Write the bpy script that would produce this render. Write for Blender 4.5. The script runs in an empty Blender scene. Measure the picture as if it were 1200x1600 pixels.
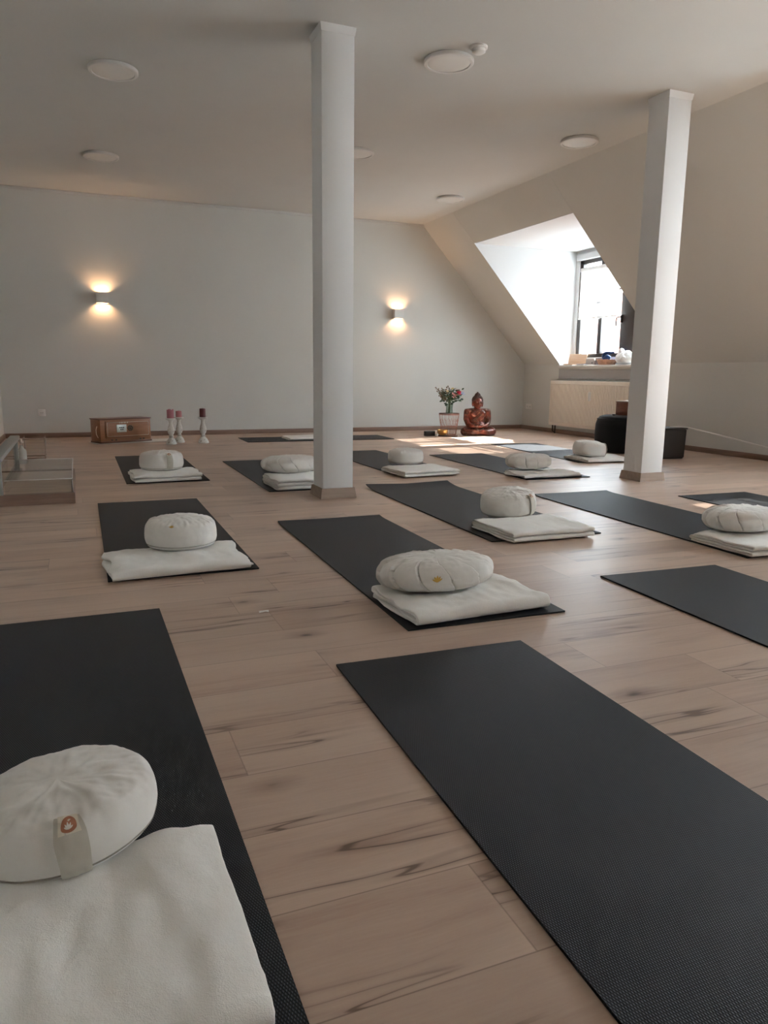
import bpy, bmesh, math, random
from math import sin, cos, pi, exp, sqrt, radians as rad
from mathutils import Vector, Matrix, noise

# ---------------------------------------------------------------- camera, world, sun
scene = bpy.context.scene
COL = scene.collection
CAMH = 0.83
cam_d = bpy.data.cameras.new('camera'); cam = bpy.data.objects.new('camera', cam_d); COL.objects.link(cam)
RT = Vector((0.92548, -0.378614, 0.011771)); UP = Vector((0.0591772, 0.1752057, 0.9827518)); FW = Vector((0.3741457, 0.9088204, -0.1845547))
cam.matrix_world = Matrix(((RT.x, UP.x, -FW.x, 0), (RT.y, UP.y, -FW.y, 0), (RT.z, UP.z, -FW.z, CAMH), (0, 0, 0, 1)))
cam_d.sensor_fit = 'VERTICAL'; cam_d.sensor_height = 32; cam_d.lens = 32 * 1159.95 / 1600
cam_d.clip_start = 0.02
scene.camera = cam
scene.view_settings.view_transform = 'Standard'; scene.view_settings.look = 'None'
scene.view_settings.gamma = 1; scene.view_settings.use_curve_mapping = False
scene.view_settings.exposure = 2.12

world = bpy.data.worlds.new('sky'); scene.world = world; world.use_nodes = True
bg = world.node_tree.nodes['Background']; bg.inputs[0].default_value = (0.78, 0.885, 0.97, 1); bg.inputs[1].default_value = 7.6

sun_d = bpy.data.lights.new('sun', 'SUN'); sun = bpy.data.objects.new('sun', sun_d); COL.objects.link(sun)
sun_d.energy = 19; sun_d.angle = rad(0.6); sun_d.color = (1.0, 0.94, 0.86)
SUN = Vector((-1.3, -0.12, -1.0)).normalized()
sun.rotation_euler = SUN.to_track_quat('-Z', 'Y').to_euler(); sun.location = (12, 8, 8)

# ---------------------------------------------------------------- room numbers
XL, XR, YN, YF, ZC = -0.83, 6.412, -3.6, 9.968, 2.875
ZK, XS = 0.9786, 4.6357                 # knee wall height, x where slope meets ceiling
ZDT, ZSILL, XW = 2.518, 0.965, 6.61     # dormer ceiling, sill, window plane
def xslope(z): return XR - (z - ZK) / (ZC - ZK) * (XR - XS)
DORM = [(6.931, 9.058), (1.98, 4.107), (-2.97, -0.843)]
WZ0, WZ1 = 1.07, 2.39

# ---------------------------------------------------------------- helpers
def link(name, me, mats, parent=None, smooth=False):
    o = bpy.data.objects.new(name, me); COL.objects.link(o)
    for m in (mats if isinstance(mats, (list, tuple)) else [mats]): me.materials.append(m)
    if smooth:
        for p in me.polygons: p.use_smooth = True
    if parent: o.parent = parent
    return o
def fin(name, bm, mats, parent=None, smooth=False, angle=None):
    me = bpy.data.meshes.new(name); bmesh.ops.recalc_face_normals(bm, faces=bm.faces); bm.to_mesh(me); bm.free()
    o = link(name, me, mats, parent, smooth or angle is not None)
    if angle is not None:
        try: me.set_sharp_from_angle(angle=rad(angle))
        except Exception: pass
    return o
def raw(name, vs, fs, mats, parent=None, smooth=False, fm=None, angle=None):
    me = bpy.data.meshes.new(name); me.from_pydata(vs, [], fs); me.update()
    if fm: me.polygons.foreach_set('material_index', fm)
    o = link(name, me, mats, parent, smooth)
    if angle is not None: me.set_sharp_from_angle(angle=rad(angle))
    return o
def tag(o, label, cat, group=None):
    o['label'] = label; o['category'] = cat
    if group: o['group'] = group
    return o
def thing(name, label, cat, loc=(0, 0, 0), rz=0, group=None):
    o = bpy.data.objects.new(name, None); COL.objects.link(o); o.location = loc; o.rotation_euler = (0, 0, rz)
    o.empty_display_size = .1
    return tag(o, label, cat, group)
def struct(o): o['kind'] = 'structure'; return o
def box(bm, x0, x1, y0, y1, z0, z1, bev=0, seg=2, mi=0):
    r = bmesh.ops.create_cube(bm, size=1)
    vs = r['verts']
    for v in vs: v.co = Vector(((x0 + x1) / 2 + v.co.x * (x1 - x0), (y0 + y1) / 2 + v.co.y * (y1 - y0), (z0 + z1) / 2 + v.co.z * (z1 - z0)))
    fs = set(f for v in vs for f in v.link_faces)
    for f in fs: f.material_index = mi
    if bev:
        es = list(set(e for v in vs for e in v.link_edges))
        r = bmesh.ops.bevel(bm, geom=es, offset=bev, segments=seg, affect='EDGES', profile=.5)
        for f in r['faces']: f.material_index = mi
    return bm
def boxo(name, dims, m, parent=None, bev=0.0, seg=2):
    bm = bmesh.new(); box(bm, *dims, bev=bev, seg=seg); return fin(name, bm, m, parent, angle=40 if bev else None)
def tube(bm, pts, r, n=8, mi=0, cap=True):
    pts = [Vector(p) for p in pts]; rings = []
    rr = r if isinstance(r, (list, tuple)) else [r] * len(pts)
    prev = None
    for i, p in enumerate(pts):
        t = (pts[min(i + 1, len(pts) - 1)] - pts[max(i - 1, 0)]).normalized()
        if prev is None: prev = t.orthogonal().normalized()
        u = (prev - t * prev.dot(t)).normalized(); prev = u; w = t.cross(u)
        rings.append([bm.verts.new(p + (u * cos(2 * pi * k / n) + w * sin(2 * pi * k / n)) * rr[i]) for k in range(n)])
    for a, b in zip(rings, rings[1:]):
        for k in range(n):
            f = bm.faces.new((a[k], a[(k + 1) % n], b[(k + 1) % n], b[k])); f.material_index = mi; f.smooth = True
    if cap:
        for q in (rings[0], rings[-1]):
            try: bm.faces.new(q).material_index = mi
            except ValueError: pass
def lathe(bm, prof, n=32, c=(0, 0, 0), mi=0):
    rings = []
    for r, z in prof:
        if r < 1e-6: rings.append([bm.verts.new((c[0], c[1], c[2] + z))])
        else: rings.append([bm.verts.new((c[0] + r * cos(2 * pi * k / n), c[1] + r * sin(2 * pi * k / n), c[2] + z)) for k in range(n)])
    for a, b in zip(rings, rings[1:]):
        for k in range(n):
            k2 = (k + 1) % n
            q = [a[0] if len(a) == 1 else a[k]] + ([] if len(a) == 1 else [a[k2]]) + ([b[0]] if len(b) == 1 else [b[k2], b[k]])
            if len(a) == 1 and len(b) == 1: continue
            f = bm.faces.new(q); f.smooth = True; f.material_index = mi
def latheo(name, prof, m, parent=None, n=32, angle=35):
    bm = bmesh.new(); lathe(bm, prof, n); return fin(name, bm, m, parent, angle=angle)
def nz(x, y, z=0): return noise.noise(Vector((x, y, z)))

# ---------------------------------------------------------------- materials
def mat(name, col, rough=.6, metal=0, spec=None, **kw):
    m = bpy.data.materials.new(name); m.use_nodes = True; b = m.node_tree.nodes['Principled BSDF']
    b.inputs['Base Color'].default_value = (*col, 1); b.inputs['Roughness'].default_value = rough; b.inputs['Metallic'].default_value = metal
    if spec is not None: b.inputs['Specular IOR Level'].default_value = spec
    for k, v in kw.items(): b.inputs[k.replace('_', ' ')].default_value = v
    return m
class N:
    def __init__(s, m): s.t = m.node_tree; s.b = s.t.nodes.get('Principled BSDF')
    def n(s, ty, **kw):
        o = s.t.nodes.new(ty)
        for k, v in kw.items():
            if k.startswith('i_'):
                key = k[2:]; key = int(key) if key.isdigit() else key.replace('_', ' ')
                o.inputs[key].default_value = v
            else: setattr(o, k, v)
        return o
    def l(s, a, b): s.t.links.new(a, b)
    def math(s, op, a, b=None, c=None):
        o = s.n('ShaderNodeMath', operation=op)
        for i, v in enumerate((a, b, c)):
            if v is None: continue
            if isinstance(v, (int, float)): o.inputs[i].default_value = v
            else: s.l(v, o.inputs[i])
        return o.outputs[0]
    def mix(s, f, a, b, blend='MIX'):
        o = s.n('ShaderNodeMix', data_type='RGBA', blend_type=blend)
        for i, v in ((0, f), (6, a), (7, b)):
            if isinstance(v, (int, float)): o.inputs[i].default_value = v
            elif isinstance(v, tuple): o.inputs[i].default_value = (*v, 1)
            else: s.l(v, o.inputs[i])
        return o.outputs[2]
    def noise(s, vec, scale, detail=2, rough=.5):
        o = s.n('ShaderNodeTexNoise', i_Scale=scale, i_Detail=detail, i_Roughness=rough)
        if vec is not None: s.l(vec, o.inputs['Vector'])
        return o.outputs['Fac']
    def ramp(s, v, a, b, lo=0, hi=1):
        o = s.n('ShaderNodeMapRange', i_1=a, i_2=b, i_3=lo, i_4=hi); s.l(v, o.inputs[0]); return o.outputs[0]
    def bump(s, h, dist=.001, strength=1):
        o = s.n('ShaderNodeBump', i_Strength=strength, i_Distance=dist); s.l(h, o.inputs['Height']); s.l(o.outputs[0], s.b.inputs['Normal'])
    def obj(s): return s.n('ShaderNodeTexCoord').outputs['Object']
    def xyz(s, v):
        o = s.n('ShaderNodeSeparateXYZ'); s.l(v, o.inputs[0]); return o.outputs
    def comb(s, x, y, z):
        o = s.n('ShaderNodeCombineXYZ')
        for i, v in enumerate((x, y, z)):
            if isinstance(v, (int, float)): o.inputs[i].default_value = v
            else: s.l(v, o.inputs[i])
        return o.outputs[0]

def wall_mat(name, col, bump=.0012):
    m = mat(name, col, .85, spec=.2); n = N(m); v = n.obj()
    c = n.mix(n.ramp(n.noise(v, 1.3, 3), .3, .7), tuple(x * .96 for x in col), col); n.l(c, n.b.inputs['Base Color'])
    h = n.math('ADD', n.noise(v, 260, 2), n.math('MULTIPLY', n.noise(v, 22, 3), .8)); n.bump(h, bump, .35); return m
M_WALL = wall_mat('painted_plaster', (.665, .665, .63))
M_CEIL = wall_mat('ceiling_paint', (.64, .64, .61), .0006)
M_DORM = wall_mat('dormer_paint', (.66, .665, .66), .0006)
M_PIL = wall_mat('pillar_paint', (.80, .80, .79), .0003)

def floor_mat():
    m = mat('oak_laminate', (.5, .36, .27), .38); n = N(m); v = n.obj(); x, y, z = n.xyz(v)
    W, L = .21, 1.38
    row = n.math('FLOOR', n.math('DIVIDE', n.math('SUBTRACT', y, .79), W))
    wn = n.n('ShaderNodeTexWhiteNoise', noise_dimensions='1D'); n.l(row, wn.inputs['W'])
    off = n.math('MULTIPLY', wn.outputs['Value'], L)
    xs = n.math('ADD', x, off); col = n.math('FLOOR', n.math('DIVIDE', xs, L))
    idv = n.comb(row, col, 0); w2 = n.n('ShaderNodeTexWhiteNoise', noise_dimensions='2D'); n.l(idv, w2.inputs['Vector']); rnd = w2.outputs['Value']
    sh = n.math('MULTIPLY', rnd, 37.0)
    fy = n.math('SUBTRACT', n.math('DIVIDE', n.math('SUBTRACT', y, .79), W), row)
    fx = n.math('SUBTRACT', n.math('DIVIDE', xs, L), col)
    # grain, stretched along x, warped
    wx = n.noise(n.comb(n.math('MULTIPLY', x, 1.6), n.math('MULTIPLY', y, 5), sh), 1.0, 2)
    yw = n.math('ADD', y, n.math('MULTIPLY', wx, .045))
    g1 = n.noise(n.comb(n.math('MULTIPLY', x, 2.2), n.math('MULTIPLY', yw, 26), sh), 1.0, 5, .62)
    g2 = n.noise(n.comb(n.math('MULTIPLY', x, 14), n.math('MULTIPLY', yw, 190), sh), 1.0, 3, .6)
    g3 = n.noise(n.comb(n.math('MULTIPLY', x, .9), n.math('MULTIPLY', yw, 5), sh), 1.0, 2)
    c = n.mix(n.ramp(g3, .32, .68), (.45, .30, .225), (.62, .465, .365))
    c = n.mix(n.ramp(g1, .38, .72), c, (.53, .38, .29)); c = n.mix(n.math('MULTIPLY', n.ramp(g1, .50, .30), .30), c, (.34, .215, .155))
    c = n.mix(n.ramp(g2, .35, .8, 0, .22), c, (.66, .53, .42))
    tone = n.ramp(rnd, 0, 1, .88, 1.06); tc = n.comb(tone, tone, tone); c = n.mix(1.0, c, tc, 'MULTIPLY')
    # cracks: narrow level sets of a stretched noise, only in patches
    cr = n.noise(n.comb(n.math('MULTIPLY', x, .75), n.math('MULTIPLY', yw, 9.5), n.math('ADD', sh, 5)), 1.0, 3, .55)
    lv = n.math('ABSOLUTE', n.math('SUBTRACT', cr, .5))
    pm = n.noise(n.comb(n.math('MULTIPLY', x, 1.5), n.math('MULTIPLY', y, 3.5), n.math('ADD', sh, 11)), 1.0, 3)
    crack = n.math('MULTIPLY', n.ramp(lv, .003, .010, 1, 0), n.ramp(pm, .52, .62))
    soft = n.math('MULTIPLY', n.ramp(lv, .0, .06, .5, 0), n.ramp(pm, .47, .62))
    c = n.mix(soft, c, (.27, .17, .12)); c = n.mix(n.math('MULTIPLY', crack, .75), c, (.10, .06, .045))
    # knots
    vo = n.n('ShaderNodeTexVoronoi', i_Scale=1.0, i_Randomness=1.0); n.l(n.comb(n.math('ADD', n.math('MULTIPLY', x, 1.9), n.math('MULTIPLY', wx, .25)), n.math('MULTIPLY', yw, 4.2), 0), vo.inputs['Vector'])
    kd = n.math('ADD', vo.outputs['Distance'], n.math('MULTIPLY', n.math('SUBTRACT', g1, .5), .16))
    n.l(idv, vo.inputs['Vector']) if False else None
    c = n.mix(n.ramp(kd, .05, .17, .5, 0), c, (.22, .135, .095)); c = n.mix(n.ramp(kd, .015, .05, .85, 0), c, (.08, .05, .035))
    # joints
    ey = n.math('MINIMUM', fy, n.math('SUBTRACT', 1, fy)); ex = n.math('MINIMUM', fx, n.math('SUBTRACT', 1, fx))
    jy = n.ramp(ey, .003, .008, .55, 0); jx = n.ramp(ex, .0005, .0014, .4, 0); j = n.math('MAXIMUM', jy, jx)
    c = n.mix(j, c, (.12, .075, .055)); n.l(c, n.b.inputs['Base Color'])
    n.l(n.ramp(g1, .3, .7, .37, .41), n.b.inputs['Roughness'])
    h = n.math('SUBTRACT', n.math('ADD', n.math('MULTIPLY', g1, .25), n.math('MULTIPLY', g2, .25)), n.math('ADD', n.math('MULTIPLY', j, .7), n.math('MULTIPLY', crack, .5)))
    n.bump(h, .0006, .45); return m
M_FLOOR = floor_mat()
def wood(name, dark, light, sc=1.0, rough=.45, axis=0):
    m = mat(name, light, rough); n = N(m); v = n.obj(); x, y, z = n.xyz(v)
    a = [n.math('MULTIPLY', q, (3 if i == axis else 40) * sc) for i, q in enumerate((x, y, z))]
    g = n.noise(n.comb(*a), 1.0, 4, .6); n.l(n.mix(n.ramp(g, .3, .7), dark, light), n.b.inputs['Base Color']); n.bump(g, .0004, .4); return m
M_SKIRT = wood('skirting_wood', (.21, .135, .10), (.30, .20, .15))
M_SKIRTY = wood('skirting_wood_side', (.21, .135, .10), (.30, .20, .15), axis=1)
M_POST = wood('post_skirting_wood', (.30, .22, .17), (.40, .30, .235))
M_HARM = wood('harmonium_veneer', (.27, .115, .05), (.37, .17, .08), 1, .35)
M_HARMD = wood('harmonium_edge_wood', (.10, .035, .015), (.17, .06, .025), 1, .4)
M_BOXR = wood('red_brown_wood', (.13, .035, .018), (.20, .06, .03), 1, .4)
M_STICK = wood('mallet_wood', (.07, .025, .015), (.12, .05, .03))
M_BEIGEWOOD = wood('pale_wood', (.55, .36, .24), (.66, .46, .32))

def mat_rubber():
    m = mat('black_mat_rubber', (.022, .023, .026), .52, spec=.28); n = N(m); x, y, z = n.xyz(n.obj())
    P = .0044
    u = n.math('MULTIPLY', x, 2 * pi / P); v = n.math('MULTIPLY', y, 2 * pi / (P * 1.25))
    a = n.math('COSINE', n.math('ADD', u, n.math('MULTIPLY', v, .5))); b = n.math('COSINE', n.math('SUBTRACT', u, n.math('MULTIPLY', v, .5)))
    h = n.math('MULTIPLY', n.math('ADD', a, 1), n.math('ADD', b, 1))
    n.l(n.mix(n.ramp(h, 1.2, 3.4), (.006, .0075, .010), (.032, .043, .059)), n.b.inputs['Base Color'])  # bluish sheen on the raised dots is put into the base colour
    n.bump(h, .00035, .6); return m
M_MAT = mat_rubber()

def cloth(name, col, scale=1400, bump=.0004, soft=None, mott=.94):
    m = mat(name, col, .92, spec=.15); n = N(m); v = n.obj(); x, y, z = n.xyz(v)
    c = n.mix(n.ramp(n.noise(v, 9, 3), .3, .7), tuple(q * mott for q in col), col); n.l(c, n.b.inputs['Base Color'])
    h = n.noise(v, scale, 2, .7)
    if soft: h = n.math('ADD', n.math('MULTIPLY', n.noise(v, soft, 4, .6), 3.0), h)
    n.bump(h, bump, .6)
    n.b.inputs['Sheen Weight'].default_value = .15
    return m
M_CANV = cloth('natural_cotton_canvas', (.82, .785, .735), 900, .0005, 26)
M_CANV2 = cloth('handle_cotton_canvas', (.58, .535, .455), 900, .0004, 40)
M_FLEE = cloth('cream_fleece', (.88, .85, .80), 420, .0011, 30)
M_SEAM_SHADE = mat('seam_thread_and_crease_shade', (.33, .30, .25), .9)  # thread of the zip seam, also the painted shade in pleat creases
M_GOLDT = mat('gold_print', (.62, .36, .07), .6)
M_BROWNT = mat('copper_brown_print', (.42, .17, .09), .6)
M_TAGW = mat('woven_tag', (.74, .67, .55), .8)
M_PRW = mat('white_print', (.8, .77, .7), .7)
M_WPLA = mat('white_plastic', (.78, .77, .74), .35)
M_DIFF = mat('opal_diffuser', (.74, .73, .69), .4)
M_LRIM = mat('lamp_rim_white', (.70, .69, .66), .4)
M_SCON = mat('sconce_plaster', (.70, .69, .66), .6)
M_DARKFR = mat('dark_brown_window_frame', (.030, .022, .018), .35)
M_DARKPL = mat('black_plastic', (.015, .015, .016), .35)
M_RAD = mat('cream_radiator_enamel', (.86, .78, .68), .35)
M_POUF = cloth('dark_pouf_fabric', (.010, .011, .014), 700, .0005)
M_BIN = mat('dark_brown_box', (.030, .024, .021), .5)
M_CAB = mat('white_cable', (.75, .74, .70), .5)
M_SILL = mat('glossy_white_sill', (.80, .79, .77), .16)
M_NICHE = mat('grey_render', (.36, .35, .34), .9)
M_COP = mat('copper_wire', (.42, .17, .11), .35, .9)
M_BRASS = mat('hammered_brass', (.60, .33, .12), .30, 1)
n_ = N(M_BRASS); n_.bump(n_.noise(n_.obj(), 90, 2), .002, .5)
M_WAXP = mat('pink_wax', (.40, .14, .17), .5, Subsurface_Weight=.15)
M_WAXL = mat('rose_wax', (.52, .24, .25), .5, Subsurface_Weight=.15)
M_WAXR = mat('dark_red_wax', (.10, .010, .014), .45)
M_SHAB = mat('distressed_white_wood', (.62, .62, .58), .7); n_ = N(M_SHAB)
n_.l(n_.mix(n_.ramp(n_.noise(n_.obj(), 38, 5, .7), .56, .66), (.66, .66, .62), (.30, .25, .20)), n_.b.inputs['Base Color'])
M_GREYM = mat('grey_weathered_metal', (.33, .34, .33), .45, .3)
M_EXT = mat('brick_facade', (.55, .38, .34), .9)
M_BLUE = cloth('blue_cloth', (.012, .05, .16), 500, .0006, 60)
M_WHITEC = cloth('white_cloth', (.84, .84, .83), 600, .0006, 25)
M_WICK = mat('wicker', (.45, .22, .11), .6); M_PAPER = mat('paper_white', (.8, .79, .76), .7)
M_LACE = cloth('white_lace_cloth', (.70, .68, .64), 300, .001, 60)
M_LEAF = mat('leaf_green', (.045, .085, .04), .5); M_LEAF2 = mat('eucalyptus_green', (.07, .13, .11), .55)
M_TWIG = mat('dried_twig_brown', (.12, .085, .05), .7); M_TWG2 = mat('dried_buds', (.20, .15, .10), .8)
M_ROSE = mat('deep_pink_petals', (.55, .035, .075), .55); M_ROSEP = mat('pale_pink_petals', (.72, .32, .32), .55)
M_CREAMF = mat('cream_petals', (.80, .66, .40), .6); M_BLUEF = mat('pale_blue_petals', (.42, .50, .72), .6); M_STEM = mat('flower_stem', (.09, .13, .05), .5)
M_YELF = mat('yellow_buds', (.62, .50, .18), .6)
M_BLACKB = mat('matt_black_box', (.018, .018, .019), .45)

def glass_mat(name, tint=(.97, .98, .98), k=1.45, extra=0.0):
    m = bpy.data.materials.new(name); m.use_nodes = True; t = m.node_tree; t.nodes.clear()
    o = t.nodes.new('ShaderNodeOutputMaterial'); mx = t.nodes.new('ShaderNodeMixShader'); tr = t.nodes.new('ShaderNodeBsdfTransparent'); gl = t.nodes.new('ShaderNodeBsdfGlossy')
    fr = t.nodes.new('ShaderNodeFresnel'); fr.inputs[0].default_value = k; tr.inputs[0].default_value = (*tint, 1); gl.inputs[1].default_value = .03
    ad = t.nodes.new('ShaderNodeMath'); ad.operation = 'ADD'; ad.inputs[1].default_value = extra; t.links.new(fr.outputs[0], ad.inputs[0])
    ge = t.nodes.new('ShaderNodeNewGeometry'); iv = t.nodes.new('ShaderNodeMath'); iv.operation = 'SUBTRACT'; iv.inputs[0].default_value = 1; t.links.new(ge.outputs['Backfacing'], iv.inputs[1])
    mu = t.nodes.new('ShaderNodeMath'); mu.operation = 'MULTIPLY'; t.links.new(ad.outputs[0], mu.inputs[0]); t.links.new(iv.outputs[0], mu.inputs[1]); ad = mu
    t.links.new(ad.outputs[0], mx.inputs[0]); t.links.new(tr.outputs[0], mx.inputs[1]); t.links.new(gl.outputs[0], mx.inputs[2]); t.links.new(mx.outputs[0], o.inputs[0]); return m
M_GLASS = glass_mat('window_glass'); M_ACR = glass_mat('clear_acrylic', (.95, .96, .955), 1.45, .0); M_VASE = glass_mat('vase_glass', (.80, .86, .82), 1.5, .05)
def blind_mat():
    m = bpy.data.materials.new('translucent_blind'); m.use_nodes = True; t = m.node_tree; t.nodes.clear()
    o = t.nodes.new('ShaderNodeOutputMaterial'); mx = t.nodes.new('ShaderNodeMixShader'); mx2 = t.nodes.new('ShaderNodeMixShader')
    a = t.nodes.new('ShaderNodeBsdfTranslucent'); b = t.nodes.new('ShaderNodeBsdfDiffuse'); c = t.nodes.new('ShaderNodeBsdfTransparent')
    a.inputs[0].default_value = b.inputs[0].default_value = (.30, .30, .297, 1); mx.inputs[0].default_value = .45; mx2.inputs[0].default_value = .12
    t.links.new(a.outputs[0], mx.inputs[1]); t.links.new(b.outputs[0], mx.inputs[2]); t.links.new(mx.outputs[0], mx2.inputs[1]); t.links.new(c.outputs[0], mx2.inputs[2]); t.links.new(mx2.outputs[0], o.inputs[0]); return m
M_BLIND = blind_mat()
M_BLINDT = M_BLIND.copy(); M_BLINDT.name = 'double_layer_blind'; 
for q in M_BLINDT.node_tree.nodes:
    if q.type == 'MIX_SHADER' and q.inputs[0].default_value < .35: q.inputs[0].default_value = .02
def emis(name, col, s):
    m = bpy.data.materials.new(name); m.use_nodes = True; t = m.node_tree; b = t.nodes['Principled BSDF']
    b.inputs['Base Color'].default_value = (*col, 1); b.inputs['Emission Color'].default_value = (*col, 1); b.inputs['Emission Strength'].default_value = s; return m
M_BULB = emis('warm_led', (1.0, .62, .32), 22)
def bronze():
    m = mat('red_bronze_lacquer', (.2, .06, .03), .30, .4); n = N(m); v = n.obj()
    c = n.mix(n.ramp(n.noise(v, 14, 4, .65), .38, .62), (.050, .028, .022), (.18, .042, .027)); c = n.mix(n.ramp(n.noise(v, 45, 3), .56, .7), c, (.26, .12, .065)); n.l(c, n.b.inputs['Base Color']); n.bump(n.noise(v, 60, 3), .002, .4); return m
M_BUD = bronze(); M_BUDH = mat('dark_bronze_hair', (.085, .045, .035), .35, .5); M_BUDR = mat('bronze_robe', (.13, .07, .05), .3, .6)

# ---------------------------------------------------------------- room shell
def quadobj(name, quads, m): 
    vs, fs = [], []
    for q in quads:
        fs.append(tuple(range(len(vs), len(vs) + len(q)))); vs += q
    return struct(raw(name, vs, fs, m))
boxo('floor', (XL - .1, XR + .1, YN - .1, YF + .1, -.12, 0), M_FLOOR); struct(bpy.data.objects['floor'])
o = boxo('ceiling', (XL - .1, XS + .08, YN - .1, YF + .1, ZC, ZC + .12), M_CEIL); struct(o)
def prism_y(name, poly, y0, y1, m):      # polygon in xz swept along y
    n = len(poly); vs = [(x, y0, z) for x, z in poly] + [(x, y1, z) for x, z in poly]
    fs = [tuple(range(n)), tuple(range(2 * n - 1, n - 1, -1))] + [(i, i + n, (i + 1) % n + n, (i + 1) % n) for i in range(n)]
    bm = bmesh.new(); V = [bm.verts.new(v) for v in vs]
    for f in fs: bm.faces.new([V[i] for i in f])
    return fin(name, bm, m)
prof = [(XL - .1, -.12), (XR + .1, -.12), (XR + .1, ZK + .03), (XS + .08, ZC + .06), (XL - .1, ZC + .06)]
struct(prism_y('wall_far', prof, YF, YF + .12, M_WALL)); struct(prism_y('wall_back', prof, YN - .12, YN, M_WALL))
struct(boxo('wall_left', (XL - .12, XL, YN, YF, 0, ZC), M_WALL))
struct(boxo('wall_right', (XR, XR + .12, YN, YF, 0, ZSILL - .03), M_WALL))
# sloping wall: full-height strips between dormers, a strip above each dormer; thickness outward
nrm = Vector((ZC - ZK, 0, XR - XS)).normalized() * .12
def slab(bm, y0, y1, z0, z1):
    a, b = Vector((xslope(z0), 0, z0)), Vector((xslope(z1), 0, z1))
    P = [a, b, b + nrm, a + nrm]
    V = [bm.verts.new((p.x, y, p.z)) for y in (y0, y1) for p in P]
    for f in ((0, 1, 2, 3), (7, 6, 5, 4), (0, 4, 5, 1), (1, 5, 6, 2), (2, 6, 7, 3), (3, 7, 4, 0)): bm.faces.new([V[i] for i in f])
bm = bmesh.new(); ys = sorted([YN] + [v for d in DORM for v in d] + [YF])
for i in range(0, len(ys), 2): slab(bm, ys[i] + (.003 if i else 0), ys[i + 1] - (.003 if i + 2 < len(ys) else 0), ZK, ZC)
for a, b in DORM: slab(bm, a, b, ZDT, ZC)
struct(fin('wall_slope', bm, M_WALL))
bm = bmesh.new()
for i in range(0, len(ys), 2): box(bm, XR, XR + .12, ys[i] + (.003 if i else 0), ys[i + 1] - (.003 if i + 2 < len(ys) else 0), ZSILL - .03, ZK + .01)
struct(fin('wall_knee', bm, M_WALL))
for i, (a, b) in enumerate(DORM):
    bm = bmesh.new(); xs_ = xslope(ZDT)
    poly = [(xslope(ZDT) + .0, ZDT), (XW, ZDT), (XW, ZSILL - .03), (XR + .001, ZSILL - .03), (XR + .001, ZK)]
    for y0, y1 in ((a - .08, a), (b, b + .08)):
        V = [[bm.verts.new((x, y, z)) for x, z in poly] for y in (y0, y1)]
        bm.faces.new(V[0]); bm.faces.new(V[1][::-1])
        for k in range(5): bm.faces.new((V[0][k], V[0][(k + 1) % 5], V[1][(k + 1) % 5], V[1][k]))
    box(bm, xs_ + .02, XW, a, b, ZDT, ZDT + .08)
    # window wall around the opening
    for d in ((XW, XW + .16, a - .08, b + .08, WZ1, ZDT + .08), (XW, XW + .16, a - .08, b + .08, ZSILL - .2, WZ0), (XW, XW + .16, a - .08, a + .06, WZ0, WZ1), (XW, XW + .16, b - .075, b + .08, WZ0, WZ1)): box(bm, *d)
    box(bm, XR + .115, XW, a, b, ZSILL - .13, ZSILL - .03)
    struct(fin('wall_dormer_' + 'abc'[i], bm, M_DORM))
    o = boxo('window_sill', (XR - .035, XW, a + .002, b - .002, ZSILL - .03, ZSILL), M_SILL, bev=.006)
    tag(o, ['glossy white window sill in the visible dormer niche', 'glossy white window sill in the dormer nearer the camera', 'glossy white window sill in the dormer behind the camera'][i], 'window sill')
# rendered niche band under the visible sill, small cassette above the window
struct(boxo('trim_1', (XR - .008, XR, 6.96, 9.05, .775, .905), M_NICHE))
struct(boxo('trim_2', (XW - .035, XW, 6.95, 9.02, 2.392, 2.475), M_DORM, bev=.006))
# thin cornice beads
struct(boxo('trim_3', (XL, XS + .02, YF - .022, YF, ZC - .03, ZC), M_CEIL, bev=.006))
# baseboards
struct(boxo('baseboard_far', (XL, XR, YF - .016, YF, 0, .058), M_SKIRT, bev=.003))
struct(boxo('baseboard_right', (XR - .016, XR, YN, YF - .017, 0, .058), M_SKIRTY, bev=.003))
struct(boxo('baseboard_left', (XL, XL + .016, YN, YF - .017, 0, .058), M_SKIRTY, bev=.003))

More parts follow.
